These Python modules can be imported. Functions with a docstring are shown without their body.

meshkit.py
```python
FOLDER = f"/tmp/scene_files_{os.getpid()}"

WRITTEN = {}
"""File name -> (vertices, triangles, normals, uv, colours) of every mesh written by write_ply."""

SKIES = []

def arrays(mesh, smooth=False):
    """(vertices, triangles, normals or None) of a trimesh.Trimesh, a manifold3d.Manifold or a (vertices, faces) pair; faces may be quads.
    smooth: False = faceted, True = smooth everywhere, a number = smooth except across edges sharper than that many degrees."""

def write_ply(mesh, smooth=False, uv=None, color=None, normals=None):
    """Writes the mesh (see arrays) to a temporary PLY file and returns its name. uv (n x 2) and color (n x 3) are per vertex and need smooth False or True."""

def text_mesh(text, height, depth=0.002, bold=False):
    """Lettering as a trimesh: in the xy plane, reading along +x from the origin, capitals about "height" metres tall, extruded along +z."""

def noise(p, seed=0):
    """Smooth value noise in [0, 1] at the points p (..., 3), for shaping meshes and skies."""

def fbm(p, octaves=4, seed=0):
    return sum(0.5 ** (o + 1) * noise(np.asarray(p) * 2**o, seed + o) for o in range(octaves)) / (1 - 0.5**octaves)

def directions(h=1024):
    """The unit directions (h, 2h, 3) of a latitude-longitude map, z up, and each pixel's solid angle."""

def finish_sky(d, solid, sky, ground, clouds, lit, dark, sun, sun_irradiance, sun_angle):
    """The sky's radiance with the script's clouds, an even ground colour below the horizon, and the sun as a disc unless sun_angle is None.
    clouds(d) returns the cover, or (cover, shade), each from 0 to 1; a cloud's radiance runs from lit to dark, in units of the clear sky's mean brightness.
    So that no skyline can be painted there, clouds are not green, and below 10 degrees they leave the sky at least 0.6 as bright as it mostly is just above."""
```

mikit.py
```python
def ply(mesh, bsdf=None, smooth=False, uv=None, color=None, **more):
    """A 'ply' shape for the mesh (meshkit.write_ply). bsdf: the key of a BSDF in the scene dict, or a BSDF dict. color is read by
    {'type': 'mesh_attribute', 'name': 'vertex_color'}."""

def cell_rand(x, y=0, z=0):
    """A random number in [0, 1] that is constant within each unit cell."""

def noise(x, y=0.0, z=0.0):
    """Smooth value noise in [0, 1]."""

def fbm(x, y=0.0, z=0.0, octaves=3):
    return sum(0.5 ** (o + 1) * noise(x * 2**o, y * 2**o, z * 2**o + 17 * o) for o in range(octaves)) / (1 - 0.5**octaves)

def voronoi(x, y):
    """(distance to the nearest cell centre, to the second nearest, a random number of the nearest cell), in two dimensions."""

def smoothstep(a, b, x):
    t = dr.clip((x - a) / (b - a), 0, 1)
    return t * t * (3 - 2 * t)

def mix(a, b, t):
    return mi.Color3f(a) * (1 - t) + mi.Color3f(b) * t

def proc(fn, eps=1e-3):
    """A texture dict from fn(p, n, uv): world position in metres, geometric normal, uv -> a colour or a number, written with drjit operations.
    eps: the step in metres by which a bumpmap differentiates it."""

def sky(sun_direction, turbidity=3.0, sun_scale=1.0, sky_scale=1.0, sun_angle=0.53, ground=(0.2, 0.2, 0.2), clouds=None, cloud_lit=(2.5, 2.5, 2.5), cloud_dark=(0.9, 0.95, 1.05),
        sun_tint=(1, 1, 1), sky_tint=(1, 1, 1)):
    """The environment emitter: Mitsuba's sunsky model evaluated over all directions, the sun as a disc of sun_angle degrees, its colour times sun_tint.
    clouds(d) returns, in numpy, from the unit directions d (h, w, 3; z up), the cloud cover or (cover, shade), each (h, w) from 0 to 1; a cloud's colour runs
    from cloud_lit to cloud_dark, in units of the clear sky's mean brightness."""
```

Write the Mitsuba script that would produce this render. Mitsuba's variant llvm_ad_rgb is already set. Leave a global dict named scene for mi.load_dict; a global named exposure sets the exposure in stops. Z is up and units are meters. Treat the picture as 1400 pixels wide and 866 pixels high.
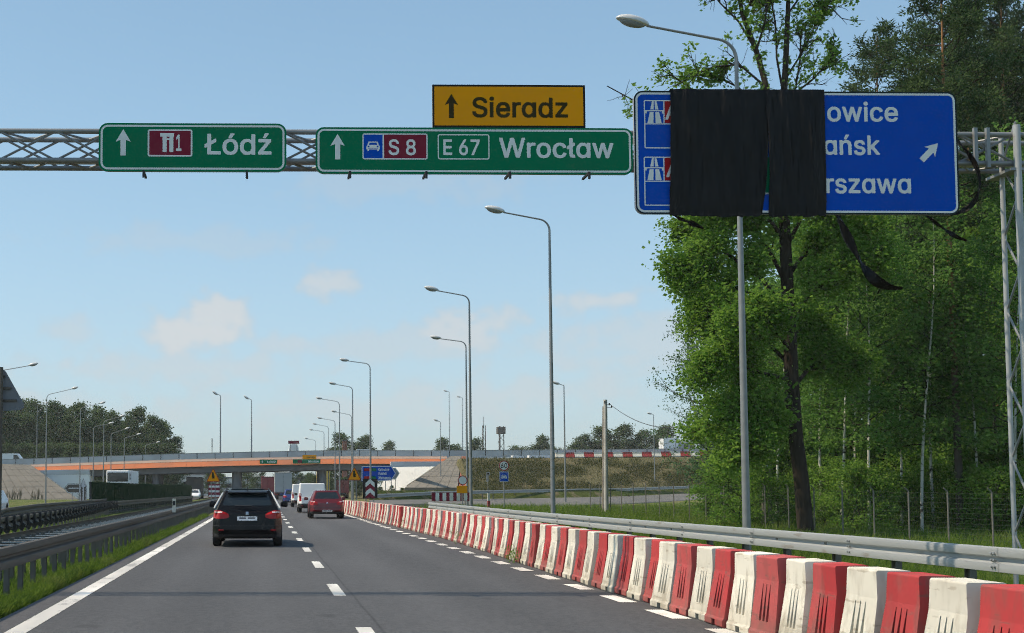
import math, random
import numpy as np, trimesh, manifold3d as m3, drjit as dr, mitsuba as mi, mikit, meshkit
from mikit import proc, noise, fbm, voronoi, cell_rand, smoothstep, mix
from shapely.geometry import Polygon, box as sbox, Point, LineString
from shapely import affinity
T = mi.ScalarTransform4f
scene, labels = {}, {}
random.seed(7); RNG = np.random.default_rng(7)

# ------------------------------------------------------------------ camera, sky, exposure
F, PX, PY, CAM = 1646.0, 380.0, 575.0, np.array([0, 0, 1.5])      # focal length and principal point in pixels of the 1400 px wide photo
YAW, PITCH = math.atan(20 / F), math.atan(94.5 / F)
FWD = np.array([math.sin(YAW) * math.cos(PITCH), math.cos(YAW) * math.cos(PITCH), math.sin(PITCH)])
RIGHT = np.array([math.cos(YAW), -math.sin(YAW), 0.0]); UP = np.cross(RIGHT, FWD)
scene['camera'] = {'type': 'perspective', 'fov': math.degrees(2 * math.atan(700 / F)), 'fov_axis': 'x',
    'principal_point_offset_x': (700 - PX) / 1400, 'principal_point_offset_y': (433 - PY) / 866,
    'medium': {'type': 'ref', 'id': 'air'}, 'near_clip': 0.1, 'far_clip': 6000.0, 'to_world': T().look_at(CAM.tolist(), (CAM + FWD).tolist(), [0, 0, 1])}
exposure = 1.5
scene['air'] = {'type': 'homogeneous', 'albedo': {'type': 'rgb', 'value': [.93, .95, .97]}, 'sigma_t': .00022}

def ray(px, py):
    d = FWD + RIGHT * (px - PX) / F - UP * (py - PY) / F
    return d / np.linalg.norm(d)
def P(px, py, Y):
    "the point of the world that stands Y metres ahead in that direction"
    d = ray(px, py); return CAM + d * (Y / d[1])
def ZP(py, Y, px=700): return float(P(px, py, Y)[2])
def XP(px, Y, py=640): return float(P(px, py, Y)[0])

SUN = np.array([-0.80, 0.02, 1.02])
def clouds(d):
    az, alt = np.arctan2(d[..., 0], d[..., 1]), np.arcsin(np.clip(d[..., 2], -1, 1))
    q = np.stack([az * 40, alt * 60, np.zeros_like(az)], -1)
    n1, n2 = meshkit.fbm(q, 5, 3), meshkit.fbm(q * 2.6 + 5, 4, 9)
    cover = np.zeros_like(az)
    for px, py, w, h, k in ((262, 455, 86, 30, .95), (290, 430, 46, 32, .9), (445, 388, 40, 17, .75), (650, 448, 70, 30, .8), (825, 412, 66, 13, .75), (105, 450, 45, 20, .45), (400, 470, 60, 18, .5), (240, 505, 240, 24, .5), (560, 470, 180, 26, .45), (900, 470, 220, 40, .5), (60, 560, 200, 30, .45), (500, 560, 300, 24, .45), (700, 540, 200, 26, .5), (560, 250, 200, 26, .25), (250, 330, 200, 20, .25)):
        c = ray(px, py); a0, e0 = math.atan2(c[0], c[1]), math.asin(c[2])
        r = np.sqrt(((az - a0) / (w / F)) ** 2 + ((alt - e0) / (h / F)) ** 2) + (n1 - .5) * 1.9 + (n2 - .5) * 1.1
        t = np.clip((1.25 - r) / .95, 0, 1)
        cover = np.maximum(cover, k * t * t * (3 - 2 * t))
    q2 = np.stack([d[..., 0] / (d[..., 2] + .18), d[..., 1] / (d[..., 2] + .18), np.zeros_like(az)], -1)
    other = np.clip((meshkit.fbm(q2 * 1.1 + 3, 5, 21) - .56) * 3, 0, .6) * np.clip((alt - .3) / .2, 0, 1)
    cover = np.maximum(cover, other)
    veil = .62 * np.exp(-np.clip(alt, 0, 2) / .15) + .14
    return np.clip(veil + (1 - veil) * cover, 0, 1), np.clip(.62 - .55 * cover - .06 * (n1 - .5), 0, 1)
scene['sky'] = mikit.sky(SUN, turbidity=3.0, sky_scale=1.85, clouds=clouds, cloud_lit=(1.46, 1.56, 1.62), cloud_dark=(.83, .855, .855), sky_tint=(1.02, 1.12, .98), ground=(.12, .13, .1))

# ------------------------------------------------------------------ mesh helpers
class MB:
    "collects pieces of ONE part"
    def __init__(s): s.v, s.f, s.n = [], [], 0
    def add(s, v, f):
        f = np.asarray(f, int)
        if f.shape[1] == 4: f = np.vstack([f[:, [0, 1, 2]], f[:, [0, 2, 3]]])
        s.v.append(np.asarray(v, float)); s.f.append(f + s.n); s.n += len(v); return s
    def mesh(s, m): return s.add(np.array(m.vertices), np.array(m.faces))
    def box(s, c, size, rz=0, rx=0, ry=0):
        h = np.array(size) / 2
        v = np.array([[x, y, z] for x in (-1, 1) for y in (-1, 1) for z in (-1, 1)]) * h
        v = rot(v, rx, ry, rz) + np.array(c)
        return s.add(v, [[0, 1, 3, 2], [4, 6, 7, 5], [0, 4, 5, 1], [2, 3, 7, 6], [0, 2, 6, 4], [1, 5, 7, 3]])
    def tube(s, pts, r, n=8, cap=True):
        p = np.asarray(pts, float); r = np.broadcast_to(r, (len(p),))
        t = np.gradient(p, axis=0); t /= np.linalg.norm(t, axis=1, keepdims=True) + 1e-12
        ref = np.array([0, 0, 1.0]) if abs(t[:, 2]).mean() < .8 else np.array([1.0, 0, 0])
        a = np.cross(t, ref); a /= np.linalg.norm(a, axis=1, keepdims=True) + 1e-12; b = np.cross(t, a)
        ang = np.arange(n) * 2 * np.pi / n
        v = (p[:, None] + r[:, None, None] * (np.cos(ang)[None, :, None] * a[:, None] + np.sin(ang)[None, :, None] * b[:, None])).reshape(-1, 3)
        f = [[i * n + j, i * n + (j + 1) % n, (i + 1) * n + (j + 1) % n, (i + 1) * n + j] for i in range(len(p) - 1) for j in range(n)]
        s.add(v, f)
        if cap:
            for i, o in ((0, 1), (len(p) - 1, 0)):
                ring = v[i * n:(i + 1) * n]; fs = [[0, k, k + 1] if not o else [0, k + 1, k] for k in range(1, n - 1)]
                s.add(ring, fs)
        return s
    def bar(s, a, b, w, h=None):
        "a square bar from a to b"
        return s.tube([a, b], np.array([w, w]) * .7071 if h is None else w, 4)
    def out(s): return np.vstack(s.v), np.vstack(s.f)
def rot(v, rx=0, ry=0, rz=0):
    v = np.asarray(v, float)
    if rx: c, k = math.cos(rx), math.sin(rx); v = v @ np.array([[1, 0, 0], [0, c, -k], [0, k, c]]).T
    if ry: c, k = math.cos(ry), math.sin(ry); v = v @ np.array([[c, 0, k], [0, 1, 0], [-k, 0, c]]).T
    if rz: c, k = math.cos(rz), math.sin(rz); v = v @ np.array([[c, -k, 0], [k, c, 0], [0, 0, 1]]).T
    return v
used = {}
def numbered(name):
    k = used.get(name, 0); used[name] = k + 1
    return name if k == 0 else f'{name}_{k:03d}'
def thing(name, label, cat, group=None):
    key = numbered(name); labels[key] = {'label': label, 'category': cat}
    if group: labels[key]['group'] = group
    return key
def part(name, mesh, mat, parent, smooth=False, label=None, stuff=False, **kw):
    key = numbered(f'{parent}__{name}')
    if isinstance(mesh, MB): mesh = mesh.out()
    scene[key] = mesh if isinstance(mesh, dict) else mikit.ply(mesh, mat, smooth, **kw)
    if label or stuff: labels[key] = {**({'label': label} if label else {}), **({'kind': 'stuff'} if stuff else {})}
    return key
def solo(name, mesh, mat, label, cat, group=None, smooth=False, kind=None, **kw):
    key = thing(name, label, cat, group)
    if isinstance(mesh, MB): mesh = mesh.out()
    scene[key] = mesh if isinstance(mesh, dict) else mikit.ply(mesh, mat, smooth, **kw)
    if kind: labels[key]['kind'] = kind
    return key
def struct(name, mesh, mat, label, smooth=False):
    key = numbered(name); scene[key] = mikit.ply(mesh.out() if isinstance(mesh, MB) else mesh, mat, smooth)
    labels[key] = {'label': label, 'category': name.replace('_', ' '), 'kind': 'structure'}; return key
def moved(d, *a): return {**d, 'to_world': a[0]}
def strip(path, lo, hi, z=0.0):
    "a flat band along a path of (x, y[, z]); lo / hi = offsets across"
    p = np.array([(*q, 0.0) if len(q) == 2 else q for q in path], float)
    t = np.gradient(p[:, :2], axis=0); t /= np.linalg.norm(t, axis=1, keepdims=True)
    nrm = np.stack([t[:, 1], -t[:, 0], 0 * t[:, 0]], 1)
    v = np.vstack([p + nrm * lo, p + nrm * hi]); v[:, 2] += z; n = len(p)
    f = [[i, n + i, n + i + 1, i + 1] for i in range(n - 1)]
    return v, np.array(f)
def sweep(profile, path, close=True):
    "profile (d to the right, z) along a path of points (x, y, z)"
    p = np.asarray(path, float); t = np.gradient(p[:, :2], axis=0); t /= np.linalg.norm(t, axis=1, keepdims=True)
    nr = np.stack([t[:, 1], -t[:, 0]], 1); pr = np.asarray(profile, float); m = len(pr)
    v = np.concatenate([p[:, None, :2] + nr[:, None] * pr[None, :, :1], p[:, None, 2:] + np.broadcast_to(pr[None, :, 1:], (len(p), m, 1))], 2).reshape(-1, 3)
    f = [[i * m + j, i * m + (j + 1) % m, (i + 1) * m + (j + 1) % m, (i + 1) * m + j] for i in range(len(p) - 1) for j in range(m if close else m - 1)]
    return v, np.array(f)
def extrude(poly, depth):
    gs = getattr(poly, 'geoms', [poly])
    return trimesh.util.concatenate([trimesh.creation.extrude_polygon(g, depth, engine='earcut') for g in gs if g.area > 1e-9])
def rrect(x0, y0, x1, y1, r): return sbox(x0 + r, y0 + r, x1 - r, y1 - r).buffer(r, 6)
def manif(v, f):
    f = np.asarray(f, int)
    return m3.Manifold(m3.Mesh(np.asarray(v, np.float32), f.astype(np.uint32)))
def hull(points, r=0.0, seg=12):
    if r <= 0: return m3.Manifold.hull_points(np.asarray(points, float))
    s = m3.Manifold.sphere(r, seg).to_mesh().vert_properties[:, :3]
    return m3.Manifold.hull_points(np.vstack([s + np.array(q) for q in points]).astype(float))
def mesh_of(man): m = man.to_mesh(); return np.array(m.vert_properties[:, :3], float), np.array(m.tri_verts, int)

# ------------------------------------------------------------------ materials
def rgb(*c): return {'type': 'rgb', 'value': list(c)}
def mat(name, color, rough=.6, two=True, spec=.5, **kw):
    b = {'type': 'principled', 'base_color': rgb(*color) if isinstance(color, tuple) else color, 'roughness': rough, 'specular': spec, **kw}
    scene[name] = {'type': 'twosided', 'bsdf': b} if two else b
    return name
def dirty(c, dirt=(.2, .18, .15), amt=.35, s=3.0, fine=40.0):
    c, dirt = tuple(c), tuple(dirt)
    def fn(p, n, uv):
        a = fbm(p.x * s, p.y * s, p.z * s, 4); b = noise(p.x * fine, p.y * fine, p.z * fine)
        return mix(c, dirt, dr.clip(smoothstep(.42, .8, a) * amt + (b - .5) * amt * .25, 0, 1))
    return proc(fn)
def asphalt_fn(base, warm):
    def fn(p, n, uv):
        g = cell_rand(dr.floor(p.x * 70), dr.floor(p.y * 35), 1) * .5 + noise(p.x * 22, p.y * 11, 2) * .5
        a = fbm(p.x * .55, p.y * .12, 5, 4); big = fbm(p.x * .2, p.y * .03, 9, 3)
        u = p.x + 0.78; v = p.x - 2.95                                # worn wheel tracks of the two lanes
        trk = dr.exp(-dr.square((dr.abs(u) - .78) / .32)) + dr.exp(-dr.square((dr.abs(v) - .78) / .32))
        oil = dr.exp(-dr.square(u / .5)) + dr.exp(-dr.square(v / .5))
        k = base * (0.80 + .34 * a + .34 * (big - .5) + .46 * (g - .5) + .10 * trk - .07 * oil * noise(p.x * 2, p.y * .2, 3))
        seam = dr.exp(-dr.square((p.x - 1.27 + .02 * (noise(p.y * .7, 4) - .5)) / .018)) * .35
        sp = smoothstep(.80, .92, fbm(p.x * 1.3, p.y * .9, 31, 3)) * .2
        k = k * (1 - seam) * (1 - sp)
        e = smoothstep(4.9, 5.5, p.x) * (.25 + .75 * fbm(p.x * 1.5, p.y * .8, 77, 4)) + smoothstep(-2.72, -2.80, p.x) * .35 + smoothstep(5.6, 6.1, p.x) * .6
        k = k * (1 + .30 * e)
        return mi.Color3f(k * (1 + .06 * e) * warm[0], k * warm[1], k * warm[2])
    return fn
mat('m_asphalt', proc(asphalt_fn(.069, (.97, .99, 1.05))), .75, spec=.35)
mat('m_asphalt_far', proc(lambda p, n, uv: mix((.10, .10, .10), (.14, .138, .13), fbm(p.x * .4, p.y * .1, 1))), .8, spec=.3)
def paint_fn(p, n, uv):
    w = fbm(p.x * 5, p.y * 2.2, 3, 4); g = cell_rand(dr.floor(p.x * 60), dr.floor(p.y * 30), 2)
    worn = smoothstep(.58, .74, w + (g - .5) * .16)
    return mix(mix((.70, .69, .65), (.50, .49, .46), smoothstep(.35, .65, fbm(p.x * 1.3, p.y * .4, 7))), (.13, .13, .13), worn * .45)
mat('m_paint', proc(paint_fn), .6)
def ground_fn(p, n, uv):
    a, b, c = fbm(p.x * .12, p.y * .12, 1, 4), fbm(p.x * .9, p.y * .9, 5, 4), noise(p.x * 9, p.y * 5, 3)
    g = mix((.045, .075, .016), (.10, .105, .035), a); s = mix((.20, .15, .095), (.28, .22, .15), c)
    far = smoothstep(150, 186, p.y) * smoothstep(8, 20, p.x)
    g = mix(g, mix((.085, .088, .042), (.125, .10, .06), fbm(p.x * .15, p.y * .3, p.z * .5, 4)), far * .9)
    return mix(g * (.7 + .6 * c), s, smoothstep(.60, .72, b + .18 * (a - .5)) * (.55 - .38 * far))
mat('m_ground', proc(ground_fn), .95, spec=.1)
mat('m_soil', proc(lambda p, n, uv: mix((.11, .085, .055), (.24, .19, .13), fbm(p.x * 2, p.y * 2, p.z * 2, 4))), .95, spec=.1)
def blade(c0, c1, dry):
    def fn(p, n, uv):
        r = cell_rand(dr.floor(p.x * 24), dr.floor(p.y * 24), 1); a = fbm(p.x * .6, p.y * .6, 2, 3)
        return mix(mix(c0, c1, r), dry, smoothstep(.55, .75, a) * .6 * cell_rand(dr.floor(p.x * 31), dr.floor(p.y * 31), 5))
    return proc(fn)
def thin(name, tex, trans=.9, rough=.42):
    scene[name] = {'type': 'principledthin', 'base_color': tex, 'roughness': rough, 'diff_trans': min(2.0, trans * 1.15), 'spec_trans': 0.0, 'eta': 1.45}
thin('m_grass', blade((.10, .18, .025), (.19, .28, .055), (.30, .29, .13)), 1.0)
thin('m_grass_dry', blade((.085, .10, .035), (.13, .135, .055), (.22, .19, .11)), .8)
def leaf(c0, c1, c2, s=.55, k=2.1):
    c0, c1, c2 = [tuple(k * x for x in c) for c in (c0, c1, c2)]
    def fn(p, n, uv):
        a = fbm(p.x * s, p.y * s, p.z * s, 3); r = cell_rand(dr.floor(p.x * 6), dr.floor(p.y * 6), dr.floor(p.z * 6))
        return mix(mix(c0, c1, smoothstep(.3, .7, a)), c2, r * r * .6)
    return proc(fn)
thin('m_leaf_oak', leaf((.052, .115, .016), (.098, .175, .028), (.14, .20, .04)), 1.0)
thin('m_leaf_birch', leaf((.042, .10, .020), (.078, .15, .033), (.115, .18, .05)), .95)
thin('m_leaf_aspen', leaf((.040, .08, .036), (.058, .105, .052), (.09, .13, .08)), .7)
thin('m_leaf_bush', leaf((.050, .11, .018), (.10, .18, .030), (.15, .21, .05)), .95)
thin('m_needle', leaf((.020, .040, .016), (.036, .058, .022), (.055, .078, .032)), .45)
thin('m_leaf_far', leaf((.032, .052, .024), (.05, .075, .03), (.07, .09, .04), .15), .5)
def bark(c0, c1, s=(9, 9, 2)):
    return proc(lambda p, n, uv: mix(c0, c1, fbm(p.x * s[0], p.y * s[1], p.z * s[2], 4)))
mat('m_bark', bark((.020, .016, .012), (.060, .050, .040)), .95, spec=.1)
def birch_fn(p, n, uv):
    return mix((.56, .55, .50), (.05, .045, .04), smoothstep(.60, .70, fbm(p.x * 3, p.y * 3, p.z * 7, 3)))
mat('m_birch', proc(birch_fn), .8, spec=.2)
def pine_fn(p, n, uv):
    k = smoothstep(5.5, 9.5, p.z + 2 * noise(p.x, p.y, p.z)); a = fbm(p.x * 8, p.y * 8, p.z * 3, 4)
    return mix(mix((.06, .05, .042), (.12, .10, .085), a), mix((.22, .105, .045), (.40, .22, .11), a), k)
mat('m_pine_bark', proc(pine_fn), .95, spec=.1)
mat('m_steel', proc(lambda p, n, uv: mix((.20, .21, .215), (.30, .315, .32), fbm(p.x * 3, p.y * .8, p.z * 6, 4))), .48, metallic=.35)
mat('m_steel_rail', proc(lambda p, n, uv: mix(mix((.33, .35, .36), (.43, .45, .46), fbm(p.x * 2, p.y * .35, p.z * 5, 4)), (.25, .2, .15), smoothstep(.66, .8, fbm(p.x * 5, p.y * 2, p.z * 9, 4)) * .5)), .5, metallic=.25)
mat('m_steel_dull', proc(lambda p, n, uv: mix((.075, .064, .052), (.12, .104, .086), fbm(p.x * 3, p.y * .5, p.z * 6, 4))), .62, metallic=.2)
mat('m_steel_post', proc(lambda p, n, uv: mix((.10, .095, .085), (.19, .18, .16), fbm(p.x * 6, p.y * 6, p.z * 3, 3))), .7)
mat('m_lamp_head', (.62, .63, .63), .35)
mat('m_lamp_glass', (.25, .27, .28), .12)
def plastic(c, d, s):
    def fn(p, n, uv):
        a = fbm(p.x * 2.5, p.y * 1.2, p.z * 2, 4); b = fbm(p.x * 14, p.y * 14, p.z * 3.5, 4)
        blk = cell_rand(dr.floor(p.y / .64), 3, s)
        low = smoothstep(.42, .0, p.z) * .55
        scuff = smoothstep(.66, .74, fbm(p.x * 9, p.y * 5, p.z * 22, 3)) * .45
        dd = dr.clip(scuff + smoothstep(.45, .8, b) * .42 + smoothstep(.42, .8, a) * .32 + low * (.4 + b) + .12 * blk, 0, .8)
        fade = smoothstep(.55, 1, cell_rand(dr.floor(p.y / .64), 11, s)) * .22
        return mix(mix(mi.Color3f(*c) * (.80 + .28 * blk), (.60, .30, .28) if c[0] > 3 * c[1] else c, fade), d, dd)
    return proc(fn)
mat('m_plastic_red', plastic((.46, .046, .050), (.22, .10, .085), 3), .6, spec=.2)
mat('m_plastic_white', plastic((.78, .755, .66), (.33, .29, .22), 5), .6, spec=.2)
mat('m_plastic_pink', plastic((.52, .09, .09), (.22, .12, .10), 7), .5, spec=.4)
def sheet(name, c, rough=.38): return mat(name, dirty(c, tuple(.55 * x + .03 for x in c), .22, 1.3, 25), .6, spec=.08)
sheet('m_green', (.001, .185, .085)); sheet('m_blue', (.001, .078, .50)); sheet('m_yellow', (.92, .36, .004)); sheet('m_maroon', (.23, .022, .045)); sheet('m_red', (.42, .015, .02))
sheet('m_white', (.80, .82, .81)); sheet('m_black', (.02, .02, .02)); sheet('m_black_print', (.05, .035, .01)); sheet('m_darkrim', (.02, .035, .035))
mat('m_alu', dirty((.40, .41, .42), (.2, .2, .2)), .5, metallic=.3)
def film_fn(p, n, uv): return mix((.005, .0045, .0045), (.014, .0125, .012), fbm(p.x * 6, p.y * 6, p.z * 1.2, 3))
scene['m_film'] = {'type': 'twosided', 'bsdf': {'type': 'bumpmap', 'arbitrary': proc(lambda p, n, uv: fbm(p.x * 22, p.y * 22, p.z * 2.0, 4), .004), 'scale': .05,
    'bsdf': {'type': 'principled', 'base_color': proc(film_fn), 'roughness': .42, 'specular': .18}}}
mat('m_concrete', dirty((.36, .35, .33), (.22, .2, .18), .6, .5, 12), .85, spec=.2)
mat('m_concrete_pale', dirty((.62, .63, .64), (.36, .35, .33), .5, .25, 6), .85, spec=.2)
mat('m_wall_white', dirty((.88, .88, .87), (.55, .55, .53), .35, .12, 3), .85, spec=.2)
mat('m_slab', proc(lambda p, n, uv: mix((.16, .15, .128), (.225, .21, .185), fbm(p.x * .6, p.y * .6, p.z * .6, 4))), .9, spec=.15)
mat('m_orange', dirty((.80, .235, .088), (.45, .2, .12), .5, .25, 5), .6)
mat('m_peach', dirty((.74, .50, .37), (.45, .35, .28), .5, .25, 5), .7)
mat('m_girder', dirty((.17, .18, .20), (.12, .12, .13), .5, .3, 5), .8)
mat('m_rail_grey', dirty((.48, .50, .52), (.24, .25, .26), .4, .4, 8), .6)
mat('m_screen', proc(lambda p, n, uv: mix((.006, .020, .007), (.016, .042, .014), fbm(p.x * 3, p.y * 1.5, p.z * 1.2, 4))), .95, spec=.05)
mat('m_hedge', proc(lambda p, n, uv: mix((.012, .03, .008), (.03, .06, .016), fbm(p.x * 2, p.y * 2, p.z * 2, 4))), .95, spec=.1)
mat('m_wood_pole', dirty((.26, .23, .19), (.14, .12, .1), .7, 2, 20), .9)
mat('m_pole_conc', dirty((.45, .44, .41), (.25, .24, .22), .5, 2, 20), .85)
mat('m_tyre', (.018, .018, .018), .85, spec=.2)
mat('m_rim', (.32, .32, .33), .35, metallic=.8)
mat('m_trim', (.02, .02, .022), .55)
mat('m_glass_dark', (.010, .017, .020), .05, spec=.75)
mat('m_chrome', (.65, .66, .68), .15, metallic=1.0)
mat('m_plate', (.78, .79, .80), .4)
mat('m_lamp_red', (.36, .004, .008), .15, spec=.3, clearcoat=.4)
mat('m_lamp_clear', (.70, .68, .66), .12, spec=.7, clearcoat=1.0)
def car_paint(name, c, met=.35, rough=.32): return mat(name, dirty(c, tuple(.7 * x + .02 for x in c), .25, 1.5, 15), rough, metallic=met, clearcoat=1.0, clearcoat_gloss=.97)
mat('m_car_black', dirty((.004, .005, .007), (.02, .02, .02), .2, 1.5, 15), .25, spec=.15, clearcoat=.22, clearcoat_gloss=.98); car_paint('m_car_red', (.12, .003, .009), .2, .3); car_paint('m_car_white', (.74, .75, .75), 0, .4); car_paint('m_car_blue', (.02, .05, .20), .3, .35)
car_paint('m_truck_grey', (.32, .34, .35), 0, .6); car_paint('m_truck_red', (.30, .03, .04), 0, .5); car_paint('m_truck_yellow', (.75, .5, .1), 0, .5); car_paint('m_truck_dark', (.03, .03, .035), 0, .6)
mat('m_brick', dirty((.25, .10, .07), (.15, .08, .06), .5), .9)
mat('m_wire', (.03, .03, .03), .6)
mat('m_mesh_wire', (.07, .085, .075), .6)
mat('m_terracotta', dirty((.33, .12, .07), (.2, .1, .07), .5), .9)
# ------------------------------------------------------------------ ground and roads
def sm(a, b, x): t = np.clip((x - a) / (b - a), 0, 1); return t * t * (3 - 2 * t)
def deck(x):            # road level of the overpass and of its approaches
    return np.interp(x, [-160, -60, -42, -14, -1, 11, 31, 60, 80, 200], [3.6, 4.6, 5.05, 6.0, 6.3, 6.55, 6.55, 6.75, 7.0, 7.0])
def ground_h(x, y):
    h = np.full_like(x, -.07)
    h = h - .4 * sm(11, 19, x) * (1 - sm(40, 75, y))
    h = h + sm(112, 183, y) * 1.45 * sm(17, 32, x) - .15 * sm(-9, -3, -np.abs(x - .5)) 
    d = deck(x)
    r = np.clip(np.minimum((y - np.where(x > 0, 183, 196.5)) / np.where(x > 0, 12.0, 4.0), (227 - y) / 12.0), 0, 1)
    right, left = sm(29.5, 32, x), sm(38.5, 41, -x)
    k = np.maximum(right, left) * r
    bump = (meshkit.fbm(np.stack([x * .35, y * .35, 0 * x], -1), 3, 4) - .5) * .5
    return h * (1 - k) + (d - .1) * k + bump * k * (1 - k) * 4 * .8
gx = np.unique(np.concatenate([np.linspace(-900, -160, 10), np.arange(-160, -36, 3), np.arange(-42, -28, 1), np.arange(-28, 28, 2.0), np.arange(28, 36, .5), np.arange(36, 170, 2.0), np.linspace(170, 900, 10)]))
gy = np.unique(np.concatenate([np.linspace(-200, -20, 5), np.arange(-20, 170, 3.0), np.arange(170, 232, 1.0), np.arange(232, 300, 6), np.linspace(300, 1500, 14)]))
X, Y = np.meshgrid(gx, gy, indexing='ij'); Z = ground_h(X, Y)
ii, jj = np.meshgrid(np.arange(len(gx) - 1), np.arange(len(gy) - 1), indexing='ij'); a = (ii * len(gy) + jj).ravel(); n = len(gy)
struct('ground', (np.stack([X, Y, Z], -1).reshape(-1, 3), np.stack([a, a + n, a + n + 1, a + 1], -1)), 'm_ground', 'grassy ground and embankments around the expressway', True)
scene['haze'] = {'type': 'cube', 'to_world': T().translate([0, 640, 19.0]).scale([920, 880, 22]), 'bsdf': {'type': 'null'}, 'interior': {'type': 'ref', 'id': 'air'}}
labels['haze'] = {'label': 'thin summer haze over the whole place', 'category': 'haze', 'kind': 'stuff'}
EDGE_R = 6.05
def ln(y0, y1, step=4): return [(0, y) for y in np.arange(y0, y1 + .1, step)]
struct('road', strip(ln(-40, 480), -3.05, EDGE_R), 'm_asphalt', 'grey asphalt carriageway running towards the overpass')
struct('opposite_road', strip(ln(-40, 480), -20.5, -10.2, -.01), 'm_asphalt_far', 'grey asphalt of the opposite carriageway left of the median')
struct('edge_line', strip(ln(-40, 300), -2.71, -2.48, .004), 'm_paint', 'solid white line along the left edge of the carriageway')
for k in range(-3, 34):
    y = 17.1 + 6 * k
    struct('lane_dash', strip([(1.085, y), (1.085, y + 2.1)], -.085, .085, .004), 'm_paint', 'white dash of the line between the two lanes')
for k in range(-6, 25):
    y = 14.02 + 2.04 * k
    struct('edge_dash', strip([(4.86, y), (4.86, y + 1.03)], -.115, .115, .004), 'm_paint', 'short wide white dash of the broken line along the barrier')
struct('outer_edge_line', strip([(4.86, 64 + 4 * i) for i in range(50)], -.11, .11, .004), 'm_paint', 'white line at the foot of the far barrier blocks')
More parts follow.
